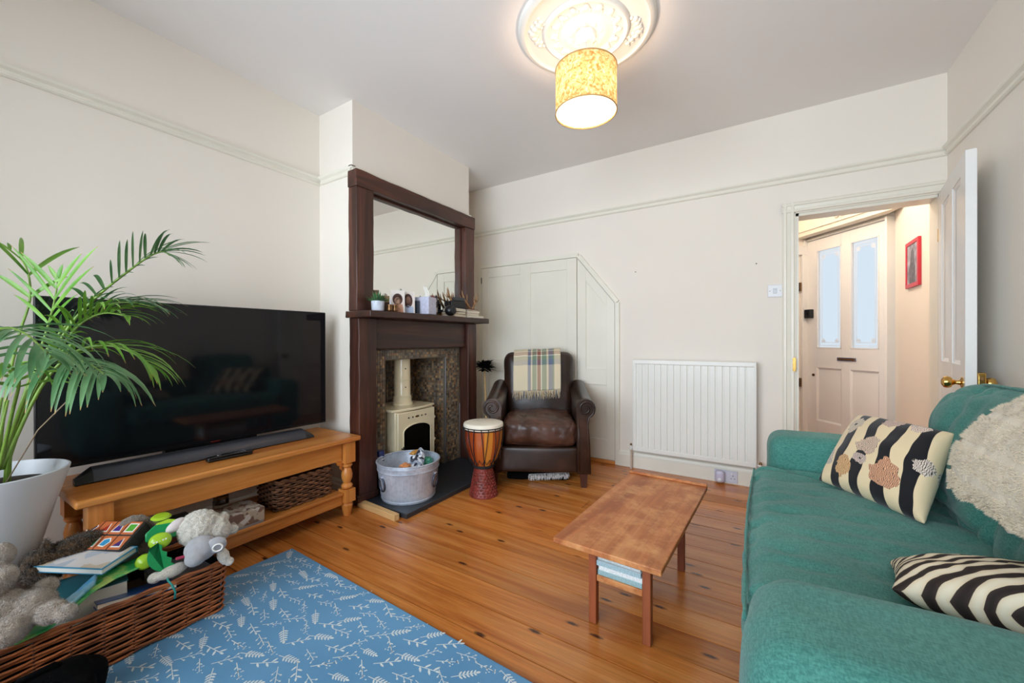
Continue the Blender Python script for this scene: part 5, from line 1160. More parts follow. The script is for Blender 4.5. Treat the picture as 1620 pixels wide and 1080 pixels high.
def fur(o, count, l0, l1, w_, mat, parent, seed=1, name='fur'):
    bpy.context.view_layer.update(); ev = o.evaluated_get(bpy.context.evaluated_depsgraph_get()); me = ev.to_mesh(); rq = random.Random(seed); ps = me.polygons; n_ = len(ps); m = MB()
    for _ in range(count):
        f = ps[rq.randrange(n_)]; c = f.center.copy(); n0 = f.normal
        d = (n0 + Vector((rq.uniform(-1,1), rq.uniform(-1,1), rq.uniform(-1,0.6)))*0.8).normalized(); sd = d.orthogonal().normalized()*w_; l = rq.uniform(l0, l1)
        m.add([c-d*0.002+sd, c-d*0.002-sd, c+d*l], [(0,1,2)])
    ev.to_mesh_clear(); q = m.build(name, mat, o); q['kind'] = 'stuff'; return q
# books that fill the basket
def hardback(name, label, loc, rot, L_, W2, h, cover, pages=(232,226,210), cat='book', grp='books in the wicker basket'):
    b = thing(name, label, cat, loc, 0, grp); b.rotation_euler = rot
    ix = len(bpy.data.materials); cmt = plain('book_cover_%d' % ix, cover, 0.32, var=0.05); pmt = plain('book_pages_%d' % ix, pages, 0.85, var=0.03)
    box('pages', pmt, b, -L_/2+0.003, L_/2-0.003, -W2/2+0.002, W2/2-0.003, 0.0026, h-0.0026, 0); box('front_cover', cmt, b, -L_/2, L_/2, -W2/2, W2/2, h-0.0025, h, 0.0006); box('back_cover', cmt, b, -L_/2, L_/2, -W2/2, W2/2, 0, 0.0025, 0.0006); box('spine', cmt, b, -L_/2, L_/2, W2/2, W2/2+0.002, 0, h, 0.0006)
    return b
hardback('picture_book', 'brown board book at the bottom of the wicker basket', (-1.92, 0.36, 0.030), (0,0,R(90)), 0.36, 0.22, 0.10, (90,66,48))
hardback('picture_book', 'grey board book under the plush sheep', (-1.92, 0.63, 0.030), (0,0,R(2)), 0.24, 0.15, 0.12, (110,112,118))
bb = hardback('picture_book', 'dark blue paperback sticking up beside the crocodile', (-1.815, 0.470, 0.170), (R(-14), R(6), R(82)), 0.20, 0.12, 0.018, (24,66,122), (232,214,190))
hb = hardback('picture_book', 'large pale blue bordered hardback book across the basket', (-1.965, 0.378, 0.288), (R(5), R(3), R(33)), 0.245, 0.125, 0.020, (58,142,176), (240,236,226))
mp = MB().box(-0.117, 0.117, -0.058, 0.058, 0.0202, 0.0206).build('cover_picture', printed('cover_art', (222,216,214), (190,196,206), (206,190,170), 26), hb)
# support pile under the book
hardback('picture_book', 'thick teal picture book beneath the blue hardback', (-1.925, 0.36, 0.132), (0,0,R(80)), 0.22, 0.17, 0.10, (52,110,120))
# open green picture book bent over the rim
gb = thing('open_picture_book', 'open green picture book curling over the basket rim', 'book', (-1.80, 0.33, 0.22), 0, 'books in the wicker basket')
GP = [(-1.760,0.150,0.217),(-1.735,0.205,0.209),(-1.738,0.262,0.212),(-1.765,0.312,0.226),(-1.795,0.360,0.246),(-1.815,0.420,0.254),(-1.830,0.500,0.256)]
def gpt(a, b, off=0.0):
    k = a*(len(GP)-1); i = min(int(k), len(GP)-2); t = k-i; t = t
    p = Vector(GP[i]).lerp(Vector(GP[i+1]), t); w_ = Vector((-0.085, 0.030, 0.004)); p += w_*b + Vector((0,0,off + 0.008*math.sin(a*PI)*b)); return p
mgb, nt, bs = new_mat('green_illustration'); no = nd(nt, 'ShaderNodeTexNoise', i_Scale=22.0, i_Detail=5.0, i_Distortion=1.0); nt.links.new(coords(nt), no.inputs['Vector']); rp = ramp(nt, [(0.25, (24,110,66)), (0.42, (46,160,88)), (0.55, (110,190,100)), (0.68, (196,206,110)), (0.8, (90,160,110))]); nt.links.new(no.outputs['Fac'], rp.inputs[0]); nt.links.new(rp.outputs[0], bs.inputs['Base Color']); bs.inputs['Roughness'].default_value = 0.3
m = MB(); m.surf(30, 6, lambda a, b: gpt(a, b)); m.build('cover', mgb, gb, smooth=True, solid=0.003, world=True)
mpg, nt, bs = new_mat('illustrated_page'); no = nd(nt, 'ShaderNodeTexNoise', i_Scale=9.0, i_Detail=3.0); nt.links.new(coords(nt), no.inputs['Vector']); rp = ramp(nt, [(0.36, (70,160,214)), (0.46, (150,206,232)), (0.55, (236,236,232)), (0.66, (236,230,226)), (0.75, (150,190,90))]); nt.links.new(no.outputs['Fac'], rp.inputs[0]); nt.links.new(rp.outputs[0], bs.inputs['Base Color']); bs.inputs['Roughness'].default_value = 0.45
m = MB(); m.surf(30, 6, lambda a, b: gpt(0.28+a*0.40, 0.34+b*0.50, 0.010)); m.build('pages', mpg, gb, smooth=True, solid=0.014, world=True)
# shape sorter with orange squares
ss = thing('shape_sorter', 'dark block toy with eight orange squares of coloured shapes', 'toy', (-2.015, 0.462, 0.294))
Bx = (Vector((-1.92,0.50,0)) - Vector((-2.10,0.395,0))).normalized(); Nn = Vector((0,0,1)); By = Vector((-Bx.y, Bx.x, 0)); tilt = R(32)
ss.rotation_euler = (tilt, 0, math.atan2(Bx.y, Bx.x)); bpy.context.view_layer.update()
box('block', plain('charcoal_fabric', (58,56,54), 0.9, bump=0.3), ss, -0.100, 0.100, -0.052, 0.062, 0, 0.055, 0.006)
M['orange'] = plain('orange_card', (206,112,62), 0.5, var=0.05); M['whitep'] = plain('white_ink', (238,234,226), 0.6, var=0.01)
shp = [((40,34,84),'irr'),((176,50,34),'tri'),((70,44,130),'tra'),((86,168,52),'sq'),((40,34,84),'irr'),((26,158,84),'sq'),((54,150,196),'irr'),((70,44,110),'tri')]
def spoly(k, s_): return {'sq': [(-s_,-s_),(s_,-s_),(s_,s_),(-s_,s_)], 'tri': [(-s_,-s_),(s_,-s_),(s_*0.5,s_)], 'tra': [(-s_,-s_),(s_,-s_),(s_*0.5,s_),(-s_*0.5,s_)], 'irr': [(-s_,-s_*0.8),(s_*0.3,-s_),(s_,s_*0.2),(s_*0.4,s_),(-s_*0.8,s_*0.7)]}[k]
for j in range(2):
    for i in range(4):
        c, k_ = shp[(1-j)*4+i]; cx, cy = -0.073+i*0.0485, -0.024+j*0.056
        sq = box('orange_square', M['orange'], ss, cx-0.0225, cx+0.0225, cy-0.025, cy+0.025, 0.0552, 0.0572, 0.001)
        MB().prism([(cx+x, cy+y_) for x, y_ in spoly(k_, 0.0175)], 0.0573, 0.0578, 'XY').build('white_outline', M['whitep'], sq); MB().prism([(cx+x, cy+y_) for x, y_ in spoly(k_, 0.013)], 0.0579, 0.0584, 'XY').build('shape', plain('shape_%d%d' % (i, j), c, 0.4, var=0.02), sq)
# tabby plush behind
tp = thing('tabby_plush', 'shaggy brown tabby soft toy beside the white pot', 'soft toy', (-2.10, 0.36, 0.25))
pl_t = plushm('body', [((-2.055,0.300,0.285),(0.058,0.055,0.062)), ((-2.035,0.385,0.318),(0.04,0.08,0.045)), ((-2.035,0.300,0.352),(0.022,0.012,0.026))], M['plush_b'], tp, 0.005, 0.008, 0.02); fur(pl_t, 5000, 0.006, 0.016, 0.0011, M['plush_b'], tp, 2)
# taupe plush behind the shape sorter
tq = thing('taupe_plush', 'crumpled taupe soft toy behind the shape block', 'soft toy', (-2.03, 0.52, 0.24))
plushm('body', [((-2.005,0.515,0.335),(0.035,0.055,0.050)), ((-2.005,0.575,0.30),(0.035,0.05,0.05)), ((-2.02,0.52,0.25),(0.05,0.07,0.05))], M['plush_d'], tq, 0.005, 0.012, 0.02)
# grey plush rabbit at the left edge
gp = thing('grey_plush', 'grey-beige soft toy sprawled over the near end of the basket', 'soft toy', (-1.78, 0.20, 0.2))
pl_g = plushm('body', [((-1.785,0.185,0.290),(0.062,0.060,0.055)), ((-1.75,0.235,0.292),(0.046,0.050,0.044)), ((-1.705,0.262,0.276),(0.036,0.034,0.030)), ((-1.672,0.285,0.272),(0.026,0.026,0.022)), ((-1.730,0.190,0.262),(0.05,0.045,0.040)), ((-1.795,0.265,0.316),(0.028,0.03,0.024)), ((-1.790,0.165,0.385),(0.052,0.048,0.048)), ((-1.765,0.185,0.395),(0.03,0.03,0.028))], M['plush_g'], gp, 0.004, 0.004, 0.02); fur(pl_g, 9000, 0.003, 0.007, 0.0010, M['plush_g'], gp, 3)
plushm('ear', [((-1.800,0.192,0.447),(0.012,0.022,0.036),(0.3,0.2,0))], M['plush_g'], gp, 0.003, 0.003, 0.006)
plushm('ear', [((-1.825,0.135,0.440),(0.012,0.022,0.034),(-0.4,0.1,0))], M['plush_g'], gp, 0.003, 0.003, 0.006)
# plush sheep
sh_ = thing('plush_sheep', 'woolly cream plush sheep with grey face on the basket edge', 'soft toy', (-1.85, 0.66, 0.2))
pl_s = plushm('fleece_body', [((-1.845,0.665,0.318),(0.072,0.072,0.066)), ((-1.815,0.705,0.300),(0.05,0.05,0.056)), ((-1.835,0.742,0.335),(0.020,0.020,0.018)), ((-1.80,0.760,0.285),(0.020,0.020,0.018)), ((-1.87,0.695,0.255),(0.06,0.06,0.06))], M['plush_w'], sh_, 0.004, 0.010, 0.012); fur(pl_s, 5000, 0.002, 0.005, 0.0010, M['plush_w'], sh_, 4)
hd_ = plushm('head', [((-1.765,0.640,0.272),(0.052,0.052,0.045)), ((-1.738,0.612,0.256),(0.032,0.032,0.028))], M['plush_face'], sh_, 0.004, 0.002, 0.01)
plushm('ear', [((-1.868,0.598,0.348),(0.020,0.036,0.020),(0.5,0.4,0.4))], M['plush_p'], sh_, 0.003, 0, 1); plushm('ear', [((-1.722,0.672,0.282),(0.016,0.034,0.030),(0.3,0.0,-0.5))], M['plush_face'], sh_, 0.003, 0, 1)
plushm('leg', [((-1.735,0.700,0.225),(0.018,0.020,0.034),(0.2,-0.3,0)), ((-1.725,0.715,0.200),(0.016,0.016,0.016))], M['plush_w'], sh_, 0.003, 0.003, 0.008); plushm('leg', [((-1.775,0.560,0.225),(0.024,0.05,0.020),(0,0.2,0.2)), ((-1.79,0.515,0.218),(0.022,0.022,0.018))], M['plush_w'], sh_, 0.003, 0, 1)
MB().tube([(-1.700+0.013*math.cos(2*PI*k/16)*0.5, 0.668+0.013*math.cos(2*PI*k/16), 0.280+0.013*math.sin(2*PI*k/16)) for k in range(16)], 0.003, 6, True).build('ear_ring', M['whitep'], sh_, smooth=True, world=True)
# green crocodile toy
cg = thing('crocodile_toy', 'shiny green wooden crocodile toy with lime eyes', 'toy', (-1.87, 0.56, 0.25))
M['green'] = plain('emerald_gloss', (16,142,78), 0.22, var=0.04); M['lime'] = plain('lime_gloss', (166,206,48), 0.22, var=0.04); M['pinkr'] = plain('magenta_felt', (168,48,80), 0.8)
def pell(name, mat, c, r_, rot=None, parent=None): return MB().ell(c, r_, 24, 14, rot).build(name, mat, parent or cg, smooth=True, world=True)
jm = MB(); jm.prism([(-0.048,-0.02)]+[(0.048*math.cos(a), 0.040*math.sin(a)*-1-0.0) for a in [PI*k/12 for k in range(12, -1, -1)]]+[(0.048,0.012),(0.03,0.006),(0.02,0.014),(0.006,0.006),(-0.006,0.014),(-0.02,0.006),(-0.034,0.014),(-0.048,0.008)], -0.014, 0.014, 'XY')
# orient: face the camera
cdir = Vector((1.80, -0.55, 0.75)).normalized(); rgt = Vector((0.30, 0.95, 0)).normalized(); up_ = cdir.cross(rgt).normalized()
def face_mat(c): mt = Matrix((( rgt.x, up_.x, cdir.x, c[0]), (rgt.y, up_.y, cdir.y, c[1]), (rgt.z, up_.z, cdir.z, c[2]), (0,0,0,1))); return mt
jm.xf(face_mat((-1.812,0.545,0.272)) @ Matrix.Rotation(R(-62), 4, 'Z') @ Matrix.Scale(1.05, 4)).build('jaw', M['green'], cg, bevel=0.004, world=True)
m = MB(); m.prism([(-0.050,-0.012),(0.050,-0.018),(0.052,0.012),(0.030,0.036),(-0.026,0.040),(-0.052,0.016)], -0.014, 0.014, 'XY'); m.xf(face_mat((-1.875,0.565,0.325))).build('snout', M['green'], cg, bevel=0.004, world=True)
m = MB(); m.prism([(-0.036,0.0),(0.036,-0.004),(0.034,0.012),(0.0,0.022),(-0.034,0.014)], -0.008, 0.012, 'XY'); m.xf(face_mat((-1.885,0.580,0.352))).build('brow', M['lime'], cg, bevel=0.004, world=True)
m = MB(); m.lathe([(0,-0.012),(0.026,-0.010),(0.033,-0.002),(0.030,0.006),(0.018,0.012),(0,0.014)], 28); m.xf(face_mat((-1.838,0.543,0.322)) @ Matrix.Scale(0.85, 4, (0,1,0))).build('eye', M['lime'], cg, smooth=True, world=True)
m = MB(); m.lathe([(0,-0.010),(0.024,-0.008),(0.030,-0.001),(0.031,0.001),(0.024,0.008),(0,0.010)], 28); m.xf(Matrix.Translation((-1.935,0.575,0.372)) @ Matrix.Rotation(R(6), 4, 'Y')).build('wheel', M['lime'], cg, smooth=True, auto=30, world=True)
m = MB(); m.lathe([(0.0302,-0.0015),(0.0325,0.0),(0.0302,0.0015)], 28); m.xf(Matrix.Translation((-1.935,0.575,0.372)) @ Matrix.Rotation(R(6), 4, 'Y')).build('wheel_groove', M['black'], cg, smooth=True, world=True)
m = MB(); m.lathe([(0,-0.010),(0.020,-0.008),(0.026,0.0),(0.020,0.008),(0,0.010)], 24); m.xf(face_mat((-1.835,0.500,0.268))).build('wheel', M['lime'], cg, smooth=True, world=True)
for k, (a, b) in enumerate(((-0.018,0.0),(-0.006,0.004),(0.004,0.0),(-0.010,-0.010),(0.002,-0.016))):
    m = MB(); m.ell((a, b-0.004, 0.0142), (0.003,0.003,0.0012), 10, 5); m.xf(face_mat((-1.815,0.548,0.272))).build('spot', M['whitep'], cg, smooth=True, world=True)
for k in range(5):
    m = MB(); m.ell((-0.016+0.008*k, -0.004+0.0015*k, 0.0125), (0.0035,0.003,0.0015), 8, 5); m.xf(face_mat((-1.838,0.543,0.322))).build('tooth', M['whitep'], cg, smooth=True, world=True)
m = MB(); m.box(-0.02,0.03,-0.006,0.004,-0.012,0.012); m.xf(face_mat((-1.775,0.588,0.262))).build('tongue', M['pinkr'], cg, bevel=0.003, world=True)
MB().tube([(-1.785,0.545,0.225),(-1.742,0.535,0.214),(-1.715,0.538,0.205),(-1.708,0.545,0.18),(-1.714,0.545,0.155)], 0.003, 6).build('pull_cord', plain('teal_cord', (40,150,140), 0.7), cg, smooth=True, world=True)

# ================================================================== POTTED PALM
pp_ = thing('potted_palm', 'leafy green palm in a tall tapered white pot', 'potted plant', (-2.205, 0.205, 0))
M['pot'] = plain('matt_white_pot', (222,226,232), 0.38, var=0.01)
MB().lathe([(0.070,0.0005),(0.076,0.006),(0.082,0.10),(0.092,0.22),(0.116,0.34),(0.146,0.46),(0.174,0.555),(0.182,0.585),(0.183,0.592),(0.177,0.594),(0.166,0.560),(0.152,0.530),(0.0,0.528)], 64, (0,0,0), False).build('pot', M['pot'], pp_, smooth=True, auto=60)
MB().lathe([(0.151,0.530),(0.149,0.545),(0.08,0.552),(0,0.553)], 40, (0,0,0), False, lambda a, z: 1+0.01*math.sin(a*9)).build('soil', plain('dark_soil', (62,48,38), 0.95, var=0.4, vs_=80, bump=1.0, bs_=120), pp_, smooth=True)
def leaf_mat(name, c1_, c2_, tip):
    m, nt, bs = new_mat(name); no = nd(nt, 'ShaderNodeTexNoise', i_Scale=9.0, i_Detail=3.0); nt.links.new(coords(nt, rnd=True), no.inputs['Vector']); rp = ramp(nt, [(0.3, c1_), (0.7, c2_)]); nt.links.new(no.outputs['Fac'], rp.inputs[0])
    uvx = nd(nt, 'ShaderNodeSeparateXYZ'); nt.links.new(nd(nt, 'ShaderNodeTexCoord').outputs['UV'], uvx.inputs[0]); rt_ = ramp(nt, [(0.93, (0,0,0,1)), (0.99, (1,1,1,1))]); nt.links.new(uvx.outputs[1], rt_.inputs[0])
    c = mixc(nt, rp.outputs[0], lin(tip), rt_.outputs[0]); nt.links.new(c, bs.inputs['Base Color']); bs.inputs['Roughness'].default_value = 0.36
    tl = nd(nt, 'ShaderNodeBsdfTranslucent'); nt.links.new(c, tl.inputs[0]); mx = nd(nt, 'ShaderNodeMixShader'); mx.inputs[0].default_value = 0.22; nt.links.new(bs.outputs[0], mx.inputs[1]); nt.links.new(tl.outputs[0], mx.inputs[2]); nt.links.new(mx.outputs[0], nt.nodes['Material Output'].inputs[0]); return m
M['leafA'] = leaf_mat('palm_leaf_fresh', (84,146,44), (140,190,76), (180,130,70)); M['leafB'] = leaf_mat('palm_leaf_dark', (66,116,66), (120,164,112), (186,140,80))
M['stem'] = plain('palm_stem', (126,160,64), 0.4, var=0.15, vs_=12)
def bez(pts, t):
    """Catmull-Rom through pts"""
    n_ = len(pts)-1; k = min(int(t*n_), n_-1); u_ = t*n_-k
    P0 = pts[max(k-1, 0)]; P1 = pts[k]; P2 = pts[k+1]; P3 = pts[min(k+2, n_)]
    return 0.5*((2*P1)+(-P0+P2)*u_+(2*P0-5*P1+4*P2-P3)*u_*u_+(-P0+3*P1-3*P2+P3)*u_**3)
rl = random.Random(12)
def leaflet(parent, base, d, nrm, L_, w_, droop, mat):
    m = MB(); m.uv = []; n_ = 7; side = d.cross(nrm).normalized(); pts = []
    p = base.copy(); dd = d.normalized()
    rows = []
    for k in range(n_+1):
        t = k/n_; wd = w_*(math.sin(PI*min(1, t*0.86+0.14))**0.75) if k < n_ else 0.0006
        rows.append((p + side*wd + nrm*wd*0.35, p.copy(), p - side*wd + nrm*wd*0.35))
        dd = (dd + Vector((0,0,-droop*(0.5+1.5*t)/n_))).normalized(); p = p + dd*(L_/n_)
    for r_ in rows: m.v += list(r_)
    for k in range(n_):
        for c in (0, 1):
            m.f.append((k*3+c, k*3+c+1, k*3+4+c, k*3+3+c)); m.uv.append([(c/2, k/n_), ((c+1)/2, k/n_), ((c+1)/2, (k+1)/n_), (c/2, (k+1)/n_)])
    m.build('leaflet', mat, parent, smooth=True, world=False)
def frond(pts, nl, t0, Lm, droop, mat, spread=0.95, wid=0.0085, upf=0.35, skip=()):
    off = Vector((-2.205, 0.205, 0)); P_ = [Vector(p)-off for p in pts]
    cur = [bez(P_, k/24) for k in range(25)]
    fr2 = MB().tube(cur, [0.0052*(1-0.75*k/24)+0.0008 for k in range(25)], 6).build('frond', M['stem'], pp_, smooth=True)
    for i in range(nl):
        t = t0 + (1-t0)*i/(nl-1)*0.985; b = bez(P_, t); tg = (bez(P_, min(1, t+0.02)) - bez(P_, max(0, t-0.02))).normalized()
        s_ = tg.cross(Vector((0,0,1))); s_ = s_.normalized() if s_.length > 1e-3 else Vector((1,0,0)); un = s_.cross(tg).normalized()
        prof_ = max(0.18, math.sin(PI*(0.20+0.74*(i/(nl-1))))**0.8)
        for sg in (-1, 1):
            if (i, sg) in skip: continue
            sp_a = spread*(1-0.45*i/(nl-1)) + rl.uniform(-.1,.1)
            d = (tg*math.cos(sp_a) + s_*sg*math.sin(sp_a) + un*upf*rl.uniform(0.6, 1.2)).normalized()
            leaflet(fr2, b, d, un, Lm*prof_*rl.uniform(0.85, 1.1), wid*rl.uniform(0.8, 1.15), droop*rl.uniform(0.7, 1.3), mat)
    return fr2
FR = {
'F1': [(-2.197,.227,.606),(-2.149,.281,.848),(-2.097,.362,1.081),(-2.052,.426,1.198),(-2.020,.495,1.290),(-1.985,.555,1.362),(-1.958,.590,1.385),(-1.945,.608,1.372)],
'F2': [(-2.168,.221,.612),(-2.042,.254,.835),(-1.905,.281,.961),(-1.772,.305,.991),(-1.659,.329,.976),(-1.578,.344,.947)],
'F3': [(-2.193,.229,.606),(-2.121,.299,.866),(-2.058,.362,.991),(-1.992,.427,1.026),(-1.933,.488,1.003),(-1.879,.533,.948)],
'F4': [(-2.229,.23,.599),(-2.192,.301,.928),(-2.166,.366,1.086),(-2.135,.433,1.163),(-2.064,.512,1.19),(-2.011,.581,1.173)],
'F5': [(-2.114,.208,.625),(-2.015,.177,.848),(-1.907,.162,1.004),(-1.779,.183,1.075),(-1.658,.212,1.061),(-1.563,.236,1.008)],
'F6': [(-2.233,.228,.599),(-2.221,.283,.861),(-2.213,.324,1.04),(-2.227,.351,1.169),(-2.241,.366,1.271)],
'F7': [(-2.24,.223,.599),(-2.278,.248,.861),(-2.287,.278,1.064),(-2.283,.304,1.203),(-2.315,.297,1.322),(-2.364,.266,1.38)],
'F8': [(-2.155,.218,.615),(-2.068,.237,.814),(-1.988,.241,.921),(-1.957,.213,.963),(-1.973,.179,.908)],
'F9': [(-2.197,.227,.606),(-2.152,.303,.885),(-2.107,.355,1.029),(-2.078,.397,1.108),(-2.025,.443,1.143),(-1.957,.485,1.132)]}
frond(FR['F1'], 17, 0.40, 0.23, 0.45, M['leafB'], 1.15, 0.0062, 0.30)
frond(FR['F2'], 15, 0.36, 0.25, 1.7, M['leafB'], 0.95, 0.0072, 0.12)
frond(FR['F3'], 15, 0.34, 0.25, 1.2, M['leafA'], 0.80, 0.0062, 0.25)
frond(FR['F4'], 16, 0.38, 0.23, 0.7, M['leafB'], 0.75, 0.0060, 0.2)
frond(FR['F5'], 15, 0.36, 0.26, 1.3, M['leafB'], 1.0, 0.0074, 0.15)
frond(FR['F6'], 5, 0.62, 0.24, 0.3, M['leafA'], 0.7, 0.0070, 0.3)
frond(FR['F7'], 4, 0.60, 0.22, 0.5, M['leafA'], 0.7, 0.0070, 0.2)
frond(FR['F8'], 9, 0.42, 0.24, 1.4, M['leafA'], 1.0, 0.0070, 0.1)
frond(FR['F9'], 15, 0.36, 0.22, 0.9, M['leafA'], 0.9, 0.0062, 0.35)
off = Vector((-2.205, 0.205, 0))
for q, pts in enumerate(([(-2.141,.227,.56),(-2.029,.285,.748),(-1.894,.347,.875)],)):
    MB().tube([Vector(p)-off for p in pts], 0.002, 5).build('dry_stalk', plain('dry_stalk', (150,130,104), 0.8), pp_, smooth=True)
for q in range(6):
    a = 2*PI*q/6; b0 = Vector((0.04*math.cos(a), 0.04*math.sin(a), 0.545)); MB().tube([b0, b0+Vector((0.0,0.004,0.1)), b0+Vector((0.02*math.cos(a)+0.015, 0.02*math.sin(a)+0.03, 0.30))], [0.007,0.006,0.003], 7).build('cane', M['stem'], pp_, smooth=True)

# ================================================================== ON THE MANTEL
MZ_ = 1.2295
def mloc(y_, x=-2.08): return (x, y_, MZ_)
sp5 = thing('mantel_plant', 'small green succulent in a white glazed pot on the mantel', 'potted plant', mloc(1.698, -2.07))
MB().lathe([(0.034,0.0005),(0.038,0.004),(0.041,0.062),(0.038,0.064),(0.036,0.055),(0,0.054)], 28, (0,0,0), False).build('pot', plain('glazed_pot', (214,220,232), 0.25, var=0.12, vs_=30), sp5, smooth=True, auto=50)
m = MB(); rp2 = random.Random(2)
M['succ'] = plain('succulent_green', (74,120,72), 0.6, var=0.3, vs_=30)
for i in range(90):
    a = rp2.uniform(0, 2*PI); el_ = rp2.uniform(0.25, 1.5); l = rp2.uniform(0.045, 0.075); d = Vector((math.cos(a)*math.cos(el_), math.sin(a)*math.cos(el_), math.sin(el_))); b = Vector((math.cos(a)*0.02, math.sin(a)*0.02, 0.055)); sd = d.cross(Vector((0,0,1))).normalized()*0.005
    e = b+d*l; mid = b+d*l*0.5; m.add([b, mid+sd, e, mid-sd, mid+Vector((0,0,0.003))], [(0,1,4),(1,2,4),(2,3,4),(3,0,4)])
m.build('leaves', M['succ'], sp5)['kind'] = 'stuff'
def card(name, label, cat, loc, rotz, w_, h, mat, lean=0, parts=None, th_=0.003, grp=None):
    t = thing(name, label, cat, loc, rotz, grp); MB().box(-w_/2, w_/2, 0, th_, 0, h).build('card', mat, t)
    if parts:
        for nm, mt, poly in parts: MB().prism(poly, -0.0012, -0.0002, 'XZ').build(nm, mt, t)
    t.rotation_euler = (-lean, 0, rotz); return t
def elp(cx, cz, a, b, n_=18): return [(cx+a*math.cos(2*PI*i/n_), cz+b*math.sin(2*PI*i/n_)) for i in range(n_)]
RZ = R(52)
card('carved_sign', 'small brown lettered wooden sign behind the mantel plant', 'sign', (-2.155, 1.720, MZ_), RZ, 0.09, 0.145, plain('carved_brown', (120,92,58), 0.6, var=0.5, vs_=70), R(4), [('carved_mark', plain('sign_dark', (70,48,28), 0.7), [(-0.036+0.018*k-0.006, 0.12), (-0.036+0.018*k+0.007, 0.12), (-0.036+0.018*k+0.004, 0.137), (-0.036+0.018*k-0.004, 0.137)]) for k in range(5)], 0.012)
card('small_frame', 'small dark tan photo block behind the candle holders', 'photo', (-2.150, 1.812, MZ_), RZ, 0.075, 0.115, plain('tan_card', (150,124,88), 0.6, var=0.1), R(5), [('dark_band', plain('brown_band', (62,38,28), 0.6), [(-0.0375,0),(0.0375,0),(0.0375,0.07),(-0.0375,0.07)])], 0.012)
for k, (y_, lab) in enumerate(((1.772, 'round brass tealight holder beside the mantel plant'), (1.815, 'round brass tealight holder beside the portrait photo'))):
    t = thing('tealight_holder', lab, 'candle holder', mloc(y_, -2.045), 0, 'tealight holders on the mantel'); MB().lathe([(0.015,0.0005),(0.019,0.004),(0.020,0.016),(0.017,0.024),(0.019,0.030),(0.020,0.044),(0.017,0.046),(0.015,0.030),(0,0.029)], 20, (0,0,0), False).build('holder', M['tarnish'], t, smooth=True, auto=50); MB().cyl((0,0,0.0295), 0.013, 0.008, 'Z', 14).build('candle', M['whitep'], t, smooth=True, auto=40)
skin = plain('photo_skin', (206,160,132), 0.6); hair = plain('photo_hair', (72,38,30), 0.6); bgp = plain('photo_white', (226,216,208), 0.45); red_c = plain('photo_coral', (206,150,120), 0.6); blu_c = plain('photo_pale_blue', (176,190,214), 0.6)
card('portrait_photo', 'unframed portrait photo of a person with short brown hair', 'photo', (-2.075, 1.868, MZ_), R(50), 0.090, 0.155, bgp, R(10), [('hair_print', hair, elp(-0.002,0.093,0.033,0.040)), ('clothing_print', red_c, [(-0.036,0.002),(0.036,0.002),(0.030,0.055),(0,0.068),(-0.030,0.055)]), ('face_print', skin, elp(-0.002,0.082,0.021,0.026)), ('fringe_print', hair, [(-0.026,0.092),(0.022,0.092),(0.018,0.116),(-0.020,0.116)])], 0.003, 'portrait photos on the mantel')
card('portrait_photo', 'unframed portrait photo of a person with long dark hair', 'photo', (-2.075, 1.960, MZ_), R(50), 0.090, 0.155, bgp, R(10), [('hair_print', hair, elp(0,0.090,0.030,0.050)), ('clothing_print', blu_c, [(-0.038,0.002),(0.038,0.002),(0.034,0.045),(0,0.058),(-0.034,0.045)]), ('face_print', skin, elp(0,0.094,0.016,0.026))], 0.003, 'portrait photos on the mantel')
card('dark_book', 'thin dark blue booklet standing beside the tissue box', 'book', (-2.100, 2.030, MZ_), R(40), 0.085, 0.095, plain('navy_cloth', (30,40,58), 0.6), 0, None, 0.012)
tx = thing('tissue_box', 'square white and lilac tissue box on the mantel', 'tissue box', mloc(2.130, -2.075), R(14))
box('carton', plain('lilac_carton', (200,202,222), 0.55, var=0.10, vs_=60), tx, -0.056, 0.056, -0.056, 0.056, 0.0005, 0.125, 0.003)
m = MB(); m.surf(8, 8, lambda a, b: ((a-0.5)*0.05*(1-b*0.55)+0.006*math.sin(b*5), 0.012*math.sin(a*7+b*3), 0.122+b*0.085)); m.build('tissue', M['whitep'], tx, smooth=True, solid=0.002)
card('postcard', 'small dark postcard propped behind the tissue box', 'postcard', (-2.140, 2.265, MZ_), RZ, 0.085, 0.16, printed('postcard_print', (60,46,44), (150,90,80), (190,186,176), 40), R(4))
# speaker ball, books, camera and antlers
sk = thing('round_speaker', 'black round speaker on the mantel in front of the books', 'speaker', mloc(2.345, -2.03)); MB().ell((0,0,0.042), (0.042,0.042,0.0415)).build('ball', M['black'], sk, smooth=True); MB().lathe([(0.03,0),(0.026,0.004),(0,0.006)], 20, (0.036,0,0.042), True, None, 'X').build('grille', plain('dark_mesh', (34,34,36), 0.7), sk, smooth=True)
BK = [((204,172,120),'tan paperback',0.022,0.17,0.12,2.47,6,'bottom of the left stack'),((150,118,66),'ochre paperback',0.018,0.16,0.115,2.465,-5,'middle of the left stack'),((40,44,62),'navy hardback',0.028,0.165,0.12,2.475,9,'top of the left stack'),
      ((224,212,190),'cream notebook',0.018,0.20,0.14,2.672,-6,'bottom of the right stack'),((196,164,140),'blush paperback',0.020,0.15,0.115,2.655,4,'second of the right stack'),((214,198,176),'ivory paperback',0.020,0.15,0.11,2.66,-3,'third of the right stack'),((120,60,44),'rust notebook',0.010,0.14,0.10,2.655,7,'top of the right stack')]
zz = {0: MZ_, 1: MZ_}
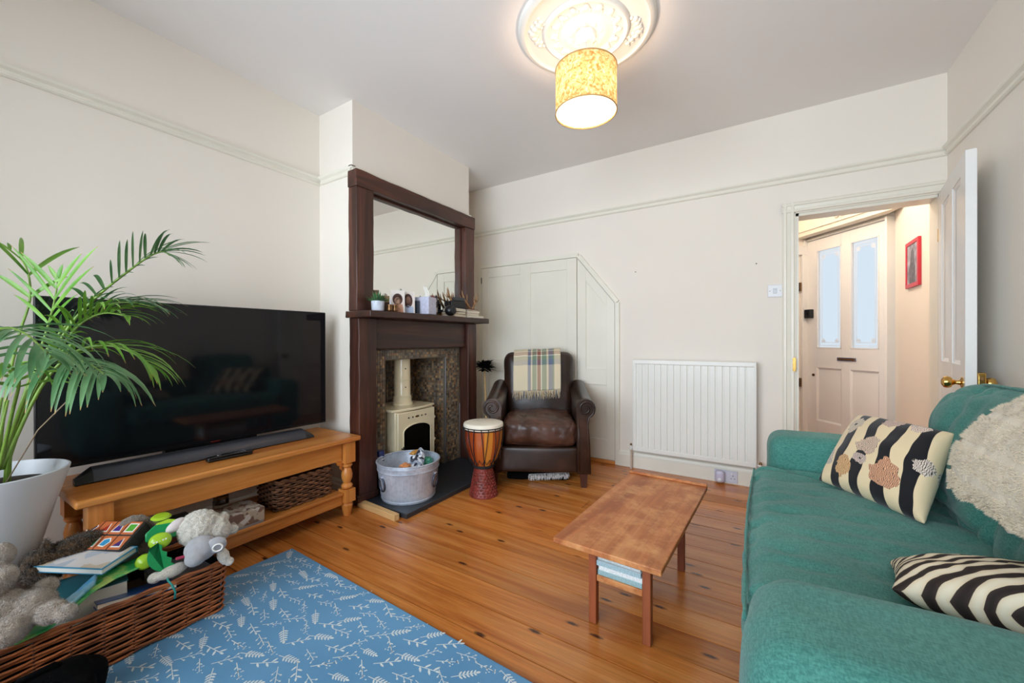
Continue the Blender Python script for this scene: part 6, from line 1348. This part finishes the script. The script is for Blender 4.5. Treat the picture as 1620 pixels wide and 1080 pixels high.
for i, (c, nm, h, L_, W2, y_, ro, wh_) in enumerate(BK):
    sidx = 0 if i < 3 else 1
    hardback('mantel_book', '%s on the mantel, %s' % (nm, wh_), (-2.095, y_, zz[sidx]), (0, 0, R(90+ro)), L_, W2, h, c, (228,218,198), 'book', 'books stacked on the mantel'); zz[sidx] += h + 0.0004
cmx = thing('camera', 'old black box camera lying on the left mantel books', 'camera', (-2.085, 2.48, zz[0]), R(80)); box('body', M['black'], cmx, -0.075, 0.075, -0.035, 0.035, 0.0005, 0.058, 0.006); box('top_housing', plain('grey_metal_top', (58,58,60), 0.4), cmx, -0.03, 0.07, -0.03, 0.03, 0.0585, 0.088, 0.005); MB().lathe([(0.026,0),(0.026,0.02),(0.023,0.024),(0.018,0.018),(0,0.017)], 24, (-0.075-0.0,-0.0,0.03), True, None, 'X').xf(Matrix.Translation((-0.022,0,0))).build('lens', M['black'], cmx, smooth=True, auto=40)
def antler(name, label, loc, rotz, s_):
    t = thing(name, label, 'antler', loc, rotz, 'antlers on the mantel'); mt = bpy.data.materials.get('antler_bone') or plain('antler_bone', (176,132,92), 0.55, var=0.35, vs_=30)
    m = MB(); m.tube([(0,0,0.004*s_), (0.0,-0.03*s_,0.03*s_), (0.0,-0.065*s_,0.06*s_), (0.0,-0.085*s_,0.10*s_), (0.0,-0.095*s_,0.13*s_)], [0.010*s_,0.009*s_,0.008*s_,0.006*s_,0.001], 8).build('main_beam', mt, t, smooth=True)
    MB().tube([(0,-0.045*s_,0.044*s_), (0.004,-0.040*s_,0.075*s_), (0.006,-0.042*s_,0.105*s_)], [0.007*s_,0.005*s_,0.001], 7).build('tine', mt, t, smooth=True); MB().tube([(0,-0.070*s_,0.066*s_), (0.0,-0.10*s_,0.072*s_), (0,-0.115*s_,0.09*s_)], [0.006*s_,0.004*s_,0.001], 7).build('tine', mt, t, smooth=True)
zc = zz[0]+0.0
antler('antler', 'forked antler at the left of the mantel books', (-2.120, 2.50, MZ_+0.085), R(12), 1.15)
antler('antler', 'forked antler standing behind the black camera', (-2.135, 2.56, MZ_+0.085), R(-12), 1.15)
antler('antler', 'forked antler leaning towards the mirror frame', (-2.105, 2.69, MZ_+0.075), R(0), 1.2)
antler('antler', 'small reddish antler on the right mantel books', (-2.05, 2.650, zz[1]), R(195), 1.1)
